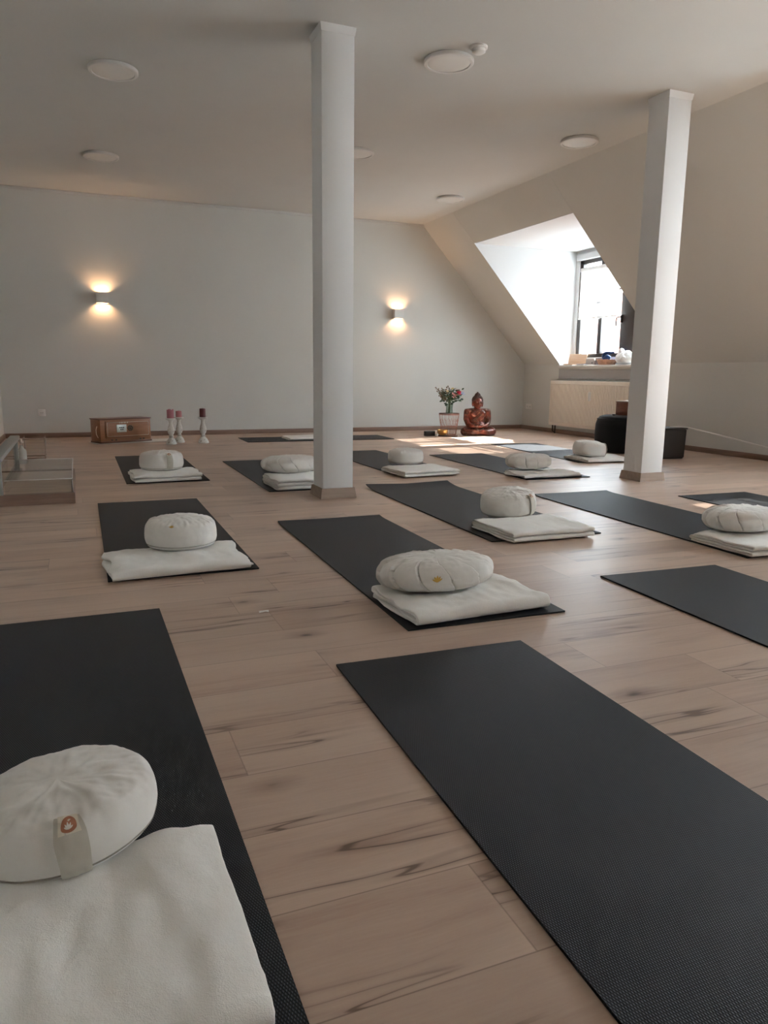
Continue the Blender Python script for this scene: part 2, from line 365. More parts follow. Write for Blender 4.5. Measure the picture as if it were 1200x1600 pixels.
# windows
def window(idx, a, b):
    w = struct(thing('window_%d' % idx, 'w', 'w')); del w['label'], w['category']
    y0, y1 = a + .06, b - .075; x0, x1 = XW + .012, XW + .075
    bm = bmesh.new()
    for d in ((x0, x1, y0, y1, WZ1 - .055, WZ1), (x0, x1, y0, y1, WZ0, WZ0 + .05), (x0, x1, y0, y0 + .07, WZ0, WZ1), (x0, x1, y1 - .07, y1, WZ0, WZ1)): box(bm, *d, bev=.004)
    fin('window_frame', bm, M_DARKFR, w)
    m0, m1 = a + .82, a + 1.11      # wide post between casement pair and single casement
    boxo('window_post', (x0 - .02, x1, m0, m1, WZ0 + .05, WZ1 - .055), M_DARKFR, w, .006)
    mid = a + 1.545
    boxo('mullion', (x0 - .008, x1, mid - .03, mid + .045, WZ0 + .05, WZ1 - .055), M_DARKFR, w, .005)
    for ya, yb in ((y0 + .07, m0), (m1, mid - .03), (mid + .045, y1 - .07)):
        boxo('glazing_bar', (x0 + .028, x0 + .044, ya, yb, 1.93, 1.955), M_DARKFR, w)
        boxo('pane', (x0 + .03, x0 + .036, ya, yb, WZ0 + .05, WZ1 - .055), M_GLASS, w)
    h = bmesh.new(); box(h, x0 - .035, x0 - .018, m1 - .04, m1 - .01, 1.50, 1.60, .003); tube(h, [(x0 - .03, m1 - .025, 1.575), (x0 - .065, m1 - .025, 1.575), (x0 - .07, m1 + .0, 1.572), (x0 - .07, m1 + .02, 1.56), (x0 - .07, m1 + .025, 1.46)], .009, 8)
    fin('window_handle', h, M_DARKPL, w)
    return w
for i, (a, b) in enumerate(DORM): window(i + 1, a, b)
def blind(a, b, zb, label, full=True):
    t = thing('window_blind', label, 'blind', (XW - .03, (a + b) / 2, 0))
    w = (b - a) / 2
    boxo('head_rail', (-.02, .02, -w, w, 2.225, 2.275), M_WPLA, t, .006)
    bm = bmesh.new(); nn = 40
    def sheet(z0, z1, off, mi):
        k = 14; V = []
        for i in range(k + 1):
            z = z0 + (z1 - z0) * i / k
            V.append([bm.verts.new((off + .003 * sin(i * pi), -w + 2 * w * j / 10 , z)) for j in range(11)])
        for p, q in zip(V, V[1:]):
            for j in range(10): bm.faces.new((p[j], p[j + 1], q[j + 1], q[j])).material_index = mi
    sheet(zb + .19, 2.23, 0, 0); sheet(zb + .01, zb + .21, -.006, 1)
    fin('blind_fabric', bm, [M_BLIND, M_BLINDT], t)
    boxo('bottom_rail', (-.014, .004, -w, w, zb - .004, zb + .012), M_WPLA, t, .003)
    bm = bmesh.new(); tube(bm, [(-.008, -w + .1, zb), (-.008, -w + .1, zb - .05)], .0015, 6); fin('pull_cord', bm, M_WPLA, t)
    return t
blind(8.085, 8.895, 1.592, 'white half-lowered translucent blind over the left casements of the visible dormer window')
blind(7.0, 7.74, 1.592, 'white half-lowered translucent blind over the casement hidden behind the right pillar')
blind(3.16, 4.01, 1.592, 'white blind on the dormer window just right of the photo, far casements')

blind(-2.90, -2.16, 1.592, 'unseen white blind added to dim the dormer window behind the camera, far casement')  # out of view, added to cut the light on the foreground
blind(-1.79, -.93, 1.592, 'unseen white blind added to dim the dormer window behind the camera, near casements')  # second unseen blind, added to weaken the light from behind

# building across the street seen through the visible window
t = thing('neighbouring_building', 'pale red brick building with tiled roof across the street, seen through the window', 'building', (15, 12, 0))
bm = bmesh.new(); box(bm, -1, 3, -6, 8, -6, 1.35); fin('facade', bm, M_EXT, t)
pr = [(-1.3, 1.3), (1, 3.4), (3.3, 1.3)]
bm = bmesh.new(); V = [[bm.verts.new((x, y, z)) for x, z in pr] for y in (-6.3, 8.3)]
bm.faces.new(V[0]); bm.faces.new(V[1][::-1])
for k in range(3): bm.faces.new((V[0][k], V[0][(k + 1) % 3], V[1][(k + 1) % 3], V[1][k]))
fin('roof', bm, mat('clay_roof_tiles', (.38, .17, .12), .85), t)
for k in range(5): boxo('window', (-1.06, -.99, -5 + k * 2.6, -4 + k * 2.6, -.4, .9), M_WPLA, t, .01)

# ---------------------------------------------------------------- pillars
def pillar(x, y, label):
    s = .1055
    t = thing('support_pillar', label, 'pillar', (x, y, 0), 0)
    boxo('shaft', (-s, s, -s, s, 0, ZC), M_PIL, t, .004)
    bm = bmesh.new(); h = .068
    r = bmesh.ops.create_cube(bm, size=1)
    for v in r['verts']:
        e = s + (.020 if v.co.z < 0 else .010); v.co = Vector((math.copysign(e, v.co.x), math.copysign(e, v.co.y), .0005 if v.co.z < 0 else h))
    fin('skirting', bm, M_POST, t)
    bm = bmesh.new(); r = bmesh.ops.create_cube(bm, size=1)
    for v in r['verts']:
        e = s + (.002 if v.co.z < 0 else .009); v.co = Vector((math.copysign(e, v.co.x), math.copysign(e, v.co.y), ZC - .045 if v.co.z < 0 else ZC - .0005))
    fin('ceiling_bead', bm, M_PIL, t)
pillar(1.583, 4.764, 'square white pillar left of centre, with a brown skirting foot')
pillar(4.228, 4.756, 'square white pillar on the right, in front of the dormer and pouf')

# ---------------------------------------------------------------- ceiling lights, detector
LR = .166
def clight(x, y, label):
    t = thing('ceiling_light', label, 'ceiling light', (x, y, ZC), 0, 'round ceiling lights')
    latheo('rim', [(LR - .006, 0), (LR, -.004), (LR, -.022), (LR - .005, -.027), (LR - .022, -.028), (LR - .024, -.022), (LR - .024, 0)], M_LRIM, t, 64)
    latheo('diffuser', [(0, -.027), (LR - .06, -.0265), (LR - .03, -.024), (LR - .0245, -.0215)], M_DIFF, t, 64)
for (x, y, l) in [(.368, 5.915, 'round flat ceiling light at upper left of the photo, left of the left pillar'), (2.42, 4.842, 'round flat ceiling light beside the smoke detector'),
                  (4.265, 5.907, 'round flat ceiling light just left of the right pillar, by the slope'), (.358, 8.201, 'round flat ceiling light farthest left, over the harmonium'),
                  (4.248, 8.358, 'smallest round ceiling light near the far end of the slope'), (2.58, 7.056, 'round ceiling light mostly hidden behind the left pillar')]: clight(x, y, l)
t = thing('smoke_detector', 'small white smoke detector on the ceiling beside a round light', 'smoke detector', (2.50, 4.58, ZC))
latheo('base', [(.055, 0), (.055, -.012), (.05, -.016), (.03, -.017)], M_WPLA, t, 32)
latheo('sensor_head', [(.042, -.014), (.042, -.034), (.030, -.042), (0, -.043)], M_WPLA, t, 32)

# ---------------------------------------------------------------- wall sconces
def sconce(x, z, label):
    t = thing('wall_sconce', label, 'wall lamp', (x, YF, z), 0, 'up-and-down wall sconces')
    w, d, h, th = .070, .085, .062, .006
    bm = bmesh.new()
    box(bm, -w, w, -d, -d + th, -h, h); box(bm, -w, -w + th, -d + th, -.012, -h, h); box(bm, w - th, w, -d + th, -.012, -h, h)
    box(bm, -w, w, -.012, 0, -h, h)
    fin('housing', bm, M_SCON, t)
    bm = bmesh.new(); r = bmesh.ops.create_uvsphere(bm, u_segments=16, v_segments=10, radius=.016)
    for v in bm.verts: v.co.y -= .046
    fin('bulb', bm, M_BULB, t, smooth=True)
    for s in (-1, 1):
        d_ = bpy.data.lights.new('sconce_glow', 'SPOT'); d_.energy = 2.1; d_.color = (1, .55, .28); d_.spot_size = rad(150); d_.spot_blend = .8; d_.shadow_soft_size = .014
        l = bpy.data.objects.new('sconce_glow', d_); COL.objects.link(l); l.parent = t; l.location = (0, -.046, s * .020); l.rotation_euler = (0 if s < 0 else pi, 0, 0)
sconce(.36, 1.680, 'small square white wall sconce, lit, on the left of the far wall')
sconce(4.268, 1.642, 'small square white wall sconce, lit, right of the left pillar')

def socket(loc, rz, n, label):
    t = thing('wall_socket', label, 'socket', loc, rz)
    w = .041 * n
    boxo('cover_plate', (-w, w, -.010, 0, -.041, .041), M_WPLA, t, .003)
    for k in range(n):
        cx = (k - (n - 1) / 2) * .071
        bm = bmesh.new(); lathe(bm, [(.021, .0005), (.021, .003), (.0195, .003), (.0195, -.001), (0, -.001)], 24)
        for v in bm.verts: v.co = Vector((cx + v.co.x, -.010 - v.co.z, v.co.y))
        s_ = fin('insert', bm, M_LRIM, t)
        bm = bmesh.new()
        for sx in (-.0095, .0095):
            b2 = bmesh.new(); lathe(bm, [(.004, 0), (.004, .0015), (0, .0015)], 10, (cx + sx, 0, 0)); b2.free()
        for v in bm.verts: v.co = Vector((v.co.x, -.0095 - v.co.z, v.co.y))
        fin('pin_hole', bm, M_DARKPL, t)
socket((-.40, YF, .302), 0, 1, 'single white wall socket at the left end of the far wall')
socket((XR, 9.78, .345), -pi / 2, 2, 'double white wall socket near the corner beside the radiator')

# ---------------------------------------------------------------- radiator
t = thing('radiator', 'cream panel radiator with vertical ridges under the dormer window', 'radiator', (XR, 8.1, 0))
y0, y1 = -1.05, 1.005
bm = bmesh.new(); pts = []; k = 0; Y = y0 + .03
P = [(-.098, y0 + .004)]
while Y < y1 - .03:
    P += [(-.098, Y), (-.116, Y + .008), (-.116, Y + .018), (-.098, Y + .030)]; Y += .0333
P += [(-.098, y1 - .004)]
def strip(z0, z1): 
    V = [[bm.verts.new((x, y, z)) for x, y in P] for z in (z0, z1)]
    for a in range(len(P) - 1): bm.faces.new((V[0][a], V[0][a + 1], V[1][a + 1], V[1][a]))
strip(.16, .70); 
box(bm, -.100, -.075, y0, y1, .118, .16, .003); box(bm, -.100, -.075, y0, y1, .70, .742, .003)
box(bm, -.092, -.075, y0, y1, .16, .70)
fin('front_panel', bm, M_RAD, t)
bm = bmesh.new(); box(bm, -.075, -.028, y0 + .006, y1 - .006, .13, .735); fin('body', bm, M_RAD, t)
boxo('top_grille', (-.099, -.026, y0 - .002, y1 + .002, .738, .748), M_RAD, t, .003)
for yy, l in ((y0 - .002, 0), (y1 - .001, 1)): boxo('side_cover', (-.098, -.028, yy, yy + .004, .12, .742), M_RAD, t)
bm = bmesh.new(); box(bm, -.140, -.112, .06, .088, .49, .61, .006); fin('heat_meter', bm, M_WPLA, t)
bm = bmesh.new(); tube(bm, [(-.05, y1 - .03, .14), (-.05, y1 - .03, .03), (-.03, y1 - .03, .02), (-.004, y1 - .03, .02)], .010, 10); tube(bm, [(-.05, y1 - .09, .14), (-.05, y1 - .09, .0)], .010, 10); fin('pipe', bm, M_DARKFR, t)
bm = bmesh.new(); lathe(bm, [(0, 0), (.012, 0), (.014, .02), (0, .022)], 12, (-.06, y1 + .01, .70)); fin('vent_valve', bm, M_DARKPL, t)
for yy in (-.8, .8): boxo('bracket', (-.03, 0, yy, yy + .03, .2, .7), M_RAD, t)

# ---------------------------------------------------------------- yoga mats
MG = 'black yoga mats laid out in rows'
def ymat(x, y, rot, label, w=.605, l=1.867, curl=None):
    nx, ny = 16, 60; th = .0055; vs = []; fs = []
    def zt(u, v):
        z = .0015 * max(0, nz(u * 2 + x * 3, v * 1.5 + y))
        if curl:
            d = v - (l / 2 - curl[1])
            if d > 0: z += curl[0] * (d / curl[1]) ** 2 * (.55 + .45 * abs(u) / (w / 2))
        return z
    for top in (0, 1):
        for j in range(ny + 1):
            for i in range(nx + 1):
                u = -w / 2 + w * i / nx; v = -l / 2 + l * j / ny
                vs.append((u, v, .0008 + zt(u, v) + th * top))
    n1 = (nx + 1) * (ny + 1); id = lambda t_, i, j: t_ * n1 + j * (nx + 1) + i
    for j in range(ny):
        for i in range(nx):
            fs.append((id(1, i, j), id(1, i + 1, j), id(1, i + 1, j + 1), id(1, i, j + 1))); fs.append((id(0, i, j), id(0, i, j + 1), id(0, i + 1, j + 1), id(0, i + 1, j)))
    for i in range(nx):
        fs.append((id(0, i, 0), id(0, i + 1, 0), id(1, i + 1, 0), id(1, i, 0))); fs.append((id(0, i, ny), id(1, i, ny), id(1, i + 1, ny), id(0, i + 1, ny)))
    for j in range(ny):
        fs.append((id(0, 0, j), id(1, 0, j), id(1, 0, j + 1), id(0, 0, j + 1))); fs.append((id(0, nx, j), id(0, nx, j + 1), id(1, nx, j + 1), id(1, nx, j)))
    o = raw('yoga_mat', vs, fs, M_MAT, smooth=True, angle=40); o.location = (x, y, 0); o.rotation_euler = (0, 0, rot)
    return tag(o, label, 'yoga mat', MG)
MATS = {'A': (-.075, 1.679, .002), 'B': (.917, .968 + .25, -.031), 'C': (1.279, 3.032, -.021), 'D': (.38, 3.969, -.006), 'E': (2.231, 4.077, -.019), 'F': (3.177, 3.383, -.035),
        'G': (2.248, 1.486, -.04), 'H': (.608, 6.648, -.003), 'I': (1.514, 5.966, -.006), 'J': (2.672, 6.502, .005), 'K': (3.604, 5.92, -.02), 'L': (4.794, 6.775, -.067),
        'M': (2.775, 9.0, pi / 2 - .01), 'N': (4.14, 3.03, -.03)}
ML = {'A': 'black yoga mat at lower left, under the nearest blanket and cushion', 'B': 'large empty black yoga mat in the right foreground', 'C': 'black yoga mat in the middle, under the oval cushion with the gold lotus',
      'D': 'black yoga mat at the left, directly behind the nearest left mat', 'E': 'black yoga mat with its far edge curled up, just right of the left pillar', 'F': 'black yoga mat at the right, running in front of the right pillar',
      'G': 'empty black yoga mat cut off by the right edge of the photo, lower right', 'H': 'black yoga mat at far left, in front of the harmonium', 'I': 'black yoga mat partly hidden behind the left pillar, on its left side',
      'J': 'black yoga mat behind the left pillar, on its right side', 'K': 'black yoga mat in the far middle, under a crumpled flat blanket', 'L': 'black yoga mat nearest the pouf, reached by sunlight',
      'M': 'black yoga mat laid crosswise by the far wall behind the left pillar', 'N': 'sun-spotted black yoga mat at the right edge, right of the right pillar'}
for k, (x, y, r) in MATS.items():
    if k == 'B': y -= .25
    ymat(x, y, r, ML[k], w=.66 if k == 'E' else (.585 if k == 'J' else .605), curl=(.022, .22) if k == 'E' else ((.006, .1) if k in 'CF' else None))

# ---------------------------------------------------------------- folded blankets
ZM = .0085
def blanket(x, y, rot, w, d, levels, label, seed=0, s=.0125, sag=None, amp=.006, skew=0.0, ragged=.006, flare=0.0):
    th = s * .74; path = []; S = []
    L = levels; back, front = d / 2, -d / 2
    zl = lambda k: .5 * th + .0005 + k * s
    cur = back; path.append((back, zl(L[0]))); side = -1
    for i in range(len(L)):
        z = zl(L[i])
        if i == len(L) - 1:
            end = (back - .02) if side > 0 else (front + .012)
            a = path[-1][0]
            for q in range(1, 25): path.append((a + (end - a) * q / 24, z))
            break
        z2 = zl(L[i + 1]); r = abs(z2 - z) / 2; rmax = (max(L) * s) / 2
        end = side * (d / 2 - r - (0 if r > s else (rmax * .35 if max(L) > 1 and len(set(L)) > 2 and abs(L[0] - L[1]) > 1 else 0.0)))
        a = path[-1][0]
        for q in range(1, 25): path.append((a + (end - a) * q / 24, z))
        sg = 1 if z2 > z else -1
        for q in range(1, 9):
            t_ = pi * q / 9; path.append((end + side * r * sin(t_), (z + z2) / 2 - sg * r * cos(t_)))
        path.append((end, z2)); side = -side
    P = [Vector((0, a, b)) for a, b in path]
    n = len(P); nxs = 64; secs = []
    arc = [0]
    for i in range(1, n): arc.append(arc[-1] + (P[i] - P[i - 1]).length)
    H = (max(L) + 1) * s
    vs, fs = [], []
    def ring(xx, sc):
        out = []
        for sgn in (1, -1):
            rng = range(n) if sgn > 0 else range(n - 1, -1, -1)
            for i in rng:
                t_ = (P[min(i + 1, n - 1)] - P[max(i - 1, 0)]).normalized(); nr = Vector((0, -t_.z, t_.y))
                out.append((P[i] + nr * sgn * th / 2 * sc, arc[i], i))
        # round the two free ends a little
        return out
    us = [-1, -.997] + [-.99 + 1.98 * k / nxs for k in range(nxs + 1)] + [.997, 1]
    for iu, u in enumerate(us):
        sc = .35 if abs(u) == 1 else (.8 if abs(u) > .995 else 1)
        for p, ar, i in ring(0, sc):
            hh = min(1, max(0, p.z / H))
            e = ragged * nz(ar * 7 + seed * 3.1, u * .7 + (5 if u > 0 else 0), seed)
            xx = u * (w / 2 + e) + skew * hh * .02
            yy = p.y + .010 * nz(xx * 3.2, seed + 7, hh * 1.5) + .004 * nz(xx * 9, p.y * 9, seed + hh * 3)
            if flare: xx += flare * (p.y / (d / 2)) * u * .02
            zz = p.z
            f = hh ** 1.2
            zz += f * amp * (1.1 * nz(xx * 5 + seed, yy * 5, 3) + .8 * nz(xx * 11, yy * 9 + seed, 5) + .5 * (1 - 2 * abs(nz(xx * 12 + yy * 4, yy * 14 + seed, 7))) * nz(xx * 4, yy * 4, seed) + .3 * nz(xx * 34, yy * 22 + seed, 9)) 
            if sag: zz -= f * sag[2] * exp(-(((xx - sag[0]) / .14) ** 2 + ((yy - sag[1]) / .13) ** 2))
            zz -= f * .007 * max(0, abs(xx) / (w / 2) - .8) * 5
            xx += .0016 * nz(yy * 40, zz * 90, seed); 
            vs.append((xx, yy, max(zz, .0006 + p.z * .3)))
    m = 2 * n
    for a in range(len(us) - 1):
        for i in range(m):
            j = (i + 1) % m; fs.append((a * m + i, a * m + j, (a + 1) * m + j, (a + 1) * m + i))
    for a, flip in ((0, 1), (len(us) - 1, 0)):
        for i in range(n - 1):
            q = (a * m + i, a * m + i + 1, a * m + m - 2 - i, a * m + m - 1 - i); fs.append(q if not flip else q[::-1])
    bm = bmesh.new(); V = [bm.verts.new(v) for v in vs]
    for f in fs: 
        try: bm.faces.new([V[i] for i in f])
        except ValueError: pass
    o = fin('folded_blanket', bm, M_FLEE, None, smooth=True)
    o.location = (x, y, ZM); o.rotation_euler = (0, 0, rot)
    return tag(o, label, 'blanket', 'folded cream blankets on the mats')

# ---------------------------------------------------------------- meditation cushions
def lotus(surf, r_, th0, v0, sz, rows, mi, off):
    """small lotus mark laid on a surface; returns verts, faces"""
    vs, fs = [], []
    for (ang, ln, wd) in rows:
        base = len(vs); k = 6
        for i in range(k + 1):
            t_ = i / k; hw = wd * sin(pi * min(1, t_ * .92 + .06)) ** .8
            for sd in (-1, 1):
                a, b = sd * hw, ln * t_
                u = (a * cos(ang) + b * sin(ang)) * sz; v = (-a * sin(ang) + b * cos(ang)) * sz
                vs.append(surf(u, v, off))
        for i in range(k): fs.append((base + 2 * i, base + 2 * i + 1, base + 2 * i + 3, base + 2 * i + 2))
    return vs, fs
PET = [(0, 1, .15), (-.52, .95, .15), (.52, .95, .15), (-1.02, .9, .13), (1.02, .9, .13)]
ZP = [(-.08, -.4, 0), (0, 0, 0), (.10, .60, 0), (.17, .88, .025), (.24, .96, .12), (.34, 1.0, .28), (.48, 1.0, .50), (.58, .98, .67), (.66, .94, .79), (.74, .85, .88), (.86, .55, .965), (1, 0, 1.0), (1.14, -.55, .965)]
def zprof(v):
    for i in range(1, len(ZP) - 2):
        if v <= ZP[i + 1][0]: break
    a, b, c, d = ZP[i - 1:i + 3]; s = (v - b[0]) / (c[0] - b[0]); out = []
    for k in (1, 2): out.append(.5 * (2 * b[k] + (c[k] - a[k]) * s + (2 * a[k] - 5 * b[k] + 4 * c[k] - d[k]) * s * s + (3 * b[k] - a[k] - 3 * c[k] + d[k]) * s ** 3))
    return max(0, out[0]), max(0, out[1])
def cushion(kind, x, y, z, rz, rx, ry, h, label, seed=0, tilt=(0, 0), strap=None, gold=None, npl=13, gath=1.0):
    def base(th, v):
        ph = (v - .5) * pi
        c, sn = max(0, cos(ph)), sin(ph)
        if kind == 'round':
            rr, zz = zprof(v); ht = h * zz
            g = exp(-((v - .73) / .07) ** 2); rr *= 1 - .022 * gath * g * (.5 + .5 * cos(26 * th + 3 * nz(th * 3, seed))) * (.4 + .6 * max(0, nz(cos(th) * 2, sin(th) * 2, seed) + .5))
            # top gathers running to the centre
            g2 = max(0, min(1, (v - .66) / .08)) * max(0, min(1, (.86 - v) / .1)); ht += .0026 * gath * g2 * cos(30 * th + 2 * nz(th, seed)) * max(0, .3 + nz(cos(th) * 1.5, sin(th) * 1.5, seed * 2.3) * 1.6)
            if strap is not None:
                dth = (th - strap + pi) % (2 * pi) - pi
                for q_, a_ in ((-.30, 1), (.32, .8)): rr *= 1 - .050 * a_ * exp(-((dth - q_) / .13) ** 2 - ((v - .60) / .12) ** 2)
                for q_, a_ in ((-.6, .8), (.5, 1)): ht += .005 * a_ * exp(-((dth - q_) / .13) ** 2) * max(0, min(1, (v - .55) / .15)) * c
            wr = .016 * (1 - max(0, min(1, (v - .66) / .2)))
        else:
            rr = c ** .50; ht = h * .5 * (1 + math.copysign(abs(sn) ** .92, sn))
            a = th + .42 * (v - .4) + .12 * nz(v * 2, seed * 1.7, 1)
            q = (a / (2 * pi) * npl) % 1.0
            bell = max(0, min(1, v / .22)) * max(0, min(1, (.97 - v) / .25))
            rr *= 1 + bell * (.060 * (q - .5) - .085 * exp(-(q / .045) ** 2) + .012 * sin(q * pi) )
            ht += .010 * bell * (q - .5) * (1 if v > .5 else 0) 
            wr = .03
        rr *= 1 + wr * nz(cos(th) * 2.2, sin(th) * 2.2, v * 3 + seed * 5) + wr * .45 * nz(cos(th) * 6, sin(th) * 6, v * 9 + seed)
        ht += .006 * nz(rr * cos(th) * 4 + seed, rr * sin(th) * 4, 2) * (v > .5) * sn
        ht += .003 * nz(rr * cos(th) * 11 + seed, rr * sin(th) * 11, 5) * max(0, sn)
        return Vector((rx * rr * cos(th), ry * rr * sin(th), max(0.0, ht)))
    def pt(th, v, off=0):
        p = base(th, v)
        if off:
            e = .01; a = base(th + e, v) - base(th - e, v); b = base(th, min(.97, v + e)) - base(th, max(.03, v - e))
            p = p + a.cross(b).normalized() * off
        return p
    nt, nv = (640 if kind != 'round' else 360), 60
    vs = [base(0, 0)]; fs = []
    for j in range(1, nv):
        for i in range(nt): vs.append(base(2 * pi * i / nt, j / nv))
    vs.append(base(0, 1.0)); last = len(vs) - 1
    for i in range(nt):
        k = (i + 1) % nt; fs.append((0, 1 + k, 1 + i)); fs.append((last, 1 + (nv - 2) * nt + i, 1 + (nv - 2) * nt + k))
        for j in range(nv - 2): fs.append((1 + j * nt + i, 1 + j * nt + k, 1 + (j + 1) * nt + k, 1 + (j + 1) * nt + i))
    o = raw('meditation_cushion', vs, fs, M_CANV, smooth=True)
    o.location = (x, y, z); o.rotation_euler = (tilt[0], tilt[1], rz)
    tag(o, label, 'cushion', 'round meditation cushions' if kind == 'round' else 'oval pleated meditation cushions')
    def arcinfo(th0, v0):
        e = .01
        du = (base(th0 + e, v0) - base(th0 - e, v0)).length / (2 * e); dv = (base(th0, v0 + .03) - base(th0, v0 - .03)).length / .06
        return du, dv
    if kind != 'round':
        for k in range(npl):  # dark tubes stand in for the shade inside the pleat creases
            P_ = []; bm = bmesh.new()
            for j in range(15):
                vv = .17 + .60 * j / 14
                P_.append(pt((k + .012) / npl * 2 * pi - .42 * (vv - .4) - .12 * nz(vv * 2, seed * 1.7, 1), vv, .0008))
            tube(bm, P_, [.0004 + .0016 * sin(pi * j / 14) for j in range(15)], 5)
            fin('pleat_crease_shade', bm, M_SEAM_SHADE, o)['label'] = 'dark line standing in for the shade in a pleat crease'
    if kind == 'round':
        bm = bmesh.new()
        for vv in (.245, .262):
            tube(bm, [pt(2 * pi * i / 120, vv, .0004) for i in range(121)], .0010, 5, cap=False)
        fin('zip_seam', bm, M_SEAM_SHADE, o)['label'] = 'darker stitched seam line'
    if strap is not None:
        th0 = strap; du, dv = arcinfo(th0, .5); hw = .0225 / du
        vs, fs = [], []; nv_, nu_ = 26, 8
        for top in (0, 1):
            for j in range(nv_ + 1):
                vv = .22 + (.76 - .22) * j / nv_
                for i in range(nu_ + 1):
                    b_ = (.005 * sin(pi * j / nv_) + .0022 * nz(i * .5, j * .25, seed)) + .0032
                    vs.append(pt(th0 + hw * (2 * i / nu_ - 1), vv, b_ + .0018 * top))
        n1 = (nu_ + 1) * (nv_ + 1); idd = lambda t_, i, j: t_ * n1 + j * (nu_ + 1) + i
        for j in range(nv_):
            for i in range(nu_):
                fs.append((idd(1, i, j), idd(1, i + 1, j), idd(1, i + 1, j + 1), idd(1, i, j + 1))); fs.append((idd(0, i, j), idd(0, i, j + 1), idd(0, i + 1, j + 1), idd(0, i + 1, j)))
            fs.append((idd(0, 0, j), idd(1, 0, j), idd(1, 0, j + 1), idd(0, 0, j + 1))); fs.append((idd(0, nu_, j), idd(0, nu_, j + 1), idd(1, nu_, j + 1), idd(1, nu_, j)))
        for i in range(nu_):
            fs.append((idd(0, i, 0), idd(0, i + 1, 0), idd(1, i + 1, 0), idd(1, i, 0))); fs.append((idd(0, i, nv_), idd(1, i, nv_), idd(1, i + 1, nv_), idd(0, i + 1, nv_)))
        hd = raw('handle', vs, fs, M_CANV2, o, smooth=True, angle=50)
        # tag at the top of the handle: patch, oval, lotus
        v0 = .70; du, dv = arcinfo(th0, v0)
        lift = .005 * sin(pi * (v0 - .22) / .54) + .0032 + .0018 + .0022
        sf = lambda u, v, off: pt(th0 + u / du, v0 + v / dv, lift + off)
        vs, fs, fm = [], [], []
        def grid(fn, a, b, mi):
            base_ = len(vs)
            for j in range(b + 1):
                for i in range(a + 1): vs.append(fn(i / a, j / b))
            for j in range(b):
                for i in range(a): fs.append((base_ + j * (a + 1) + i, base_ + j * (a + 1) + i + 1, base_ + (j + 1) * (a + 1) + i + 1, base_ + (j + 1) * (a + 1) + i)); fm.append(mi)
        grid(lambda a, b: sf((a - .5) * .030, (b - .5) * .020, 0), 6, 4, 0)
        b0 = len(vs); vs.append(sf(0, 0, .0006))
        for k in range(24): vs.append(sf(.0115 * cos(2 * pi * k / 24), .0085 * sin(2 * pi * k / 24), .0006))
        for k in range(24): fs.append((b0, b0 + 1 + k, b0 + 1 + (k + 1) % 24)); fm.append(1)
        pv, pf = lotus(lambda u, v, off: sf(u, v - .0040, off), 0, 0, 0, .0070, PET, 2, .0011)
        b0 = len(vs); vs += pv; fs += [tuple(b0 + q for q in f) for f in pf]; fm += [2] * len(pf)
        raw('label_tag', vs, fs, [M_TAGW, M_BROWNT, M_PRW], hd, fm=fm)['label'] = 'tag with a copper oval lotus mark'
    if gold is not None:
        th0, v0, sz = gold; du, dv = arcinfo(th0, v0)
        pv, pf = lotus(lambda u, v, off: pt(th0 + u / du, v0 + v / dv, off), 0, 0, 0, sz, PET, 0, .0030)
        raw('lotus_print', pv, pf, M_GOLDT, o)['label'] = 'gold lotus print'
    return o

top = lambda L, s=.0125: ZM + (max(L) + 1) * s - .004
N4, T4, T6, T2 = [0, 3, 2, 1], [0, 1, 2, 3], [0, 1, 2, 3, 4, 5], [0, 1]
# nearest left (A)
blanket(-.13, .99, .02, .62, .42, N4, 'cream folded blanket nearest the camera at lower left', 1, s=.014, sag=(.06, .19, .008), amp=.013)
cushion('round', -.057, 1.252, top(N4, .014) - .003, 0, .150, .130, .106, 'largest-looking round cream cushion, nearest at lower left, with wide handle and copper tag', 1, tilt=(rad(3), rad(-5)), strap=rad(-84), gath=.12)
# C
blanket(1.245, 2.30, .05, .535, .36, N4, 'cream folded blanket in the middle, under the cushion with the gold lotus', 2, s=.0135, sag=(-.05, .08, .008), amp=.010, ragged=.02)
cushion('pleated', 1.190, 2.385, top(N4, .0135) - .002, 0, .228, .148, .116, 'oval pleated cream cushion with a gold lotus print, centre of the photo', 2, gold=(rad(-106), .50, .024), npl=12)
# D
blanket(.355, 3.20, .06, .56, .38, [0, 2, 1], 'cream folded blanket at the left, thick rolled front edge, under a round cushion', 3, s=.016, sag=(.04, .1, .006), amp=.009, ragged=.03)
cushion('round', .402, 3.395, ZM + .016 * 3 - .005, 0, .158, .158, .132, 'round cream cushion on the second blanket at the left', 3, strap=None, gold=(rad(-112), .66, .016))
# E
blanket(2.205, 3.27, .0, .50, .40, T4, 'cream folded blanket with two neat front folds, middle right', 4, s=.0135, sag=(.03, .12, .008), amp=.007, ragged=.022)
cushion('round', 2.245, 3.59, top(T4) - .002, .1, .158, .155, .135, 'round cream cushion turned with its handle to the right, middle right', 4, tilt=(rad(4), rad(-6)), strap=rad(-68), gath=.5)
# F
blanket(3.11, 2.63, -.02, .52, .38, T4, 'cream folded blanket cut by the right edge, in front of the right pillar', 5, s=.0135, sag=(.0, .1, .006), amp=.007, ragged=.015)
cushion('pleated', 3.135, 2.775, top(T4, .0135) - .003, .0, .212, .155, .118, 'oval pleated cream cushion at the right edge of the photo', 5, npl=11)
# H
blanket(.60, 5.91, .03, .50, .40, T4, 'cream folded blanket at far left, in front of the harmonium', 6, s=.0145, sag=(0, .1, .006), amp=.006, ragged=.02)
cushion('round', .592, 6.075, top(T4, .0145) - .004, 0, .168, .16, .148, 'round cream cushion at far left, in front of the harmonium', 6, strap=rad(-74), gath=.2)
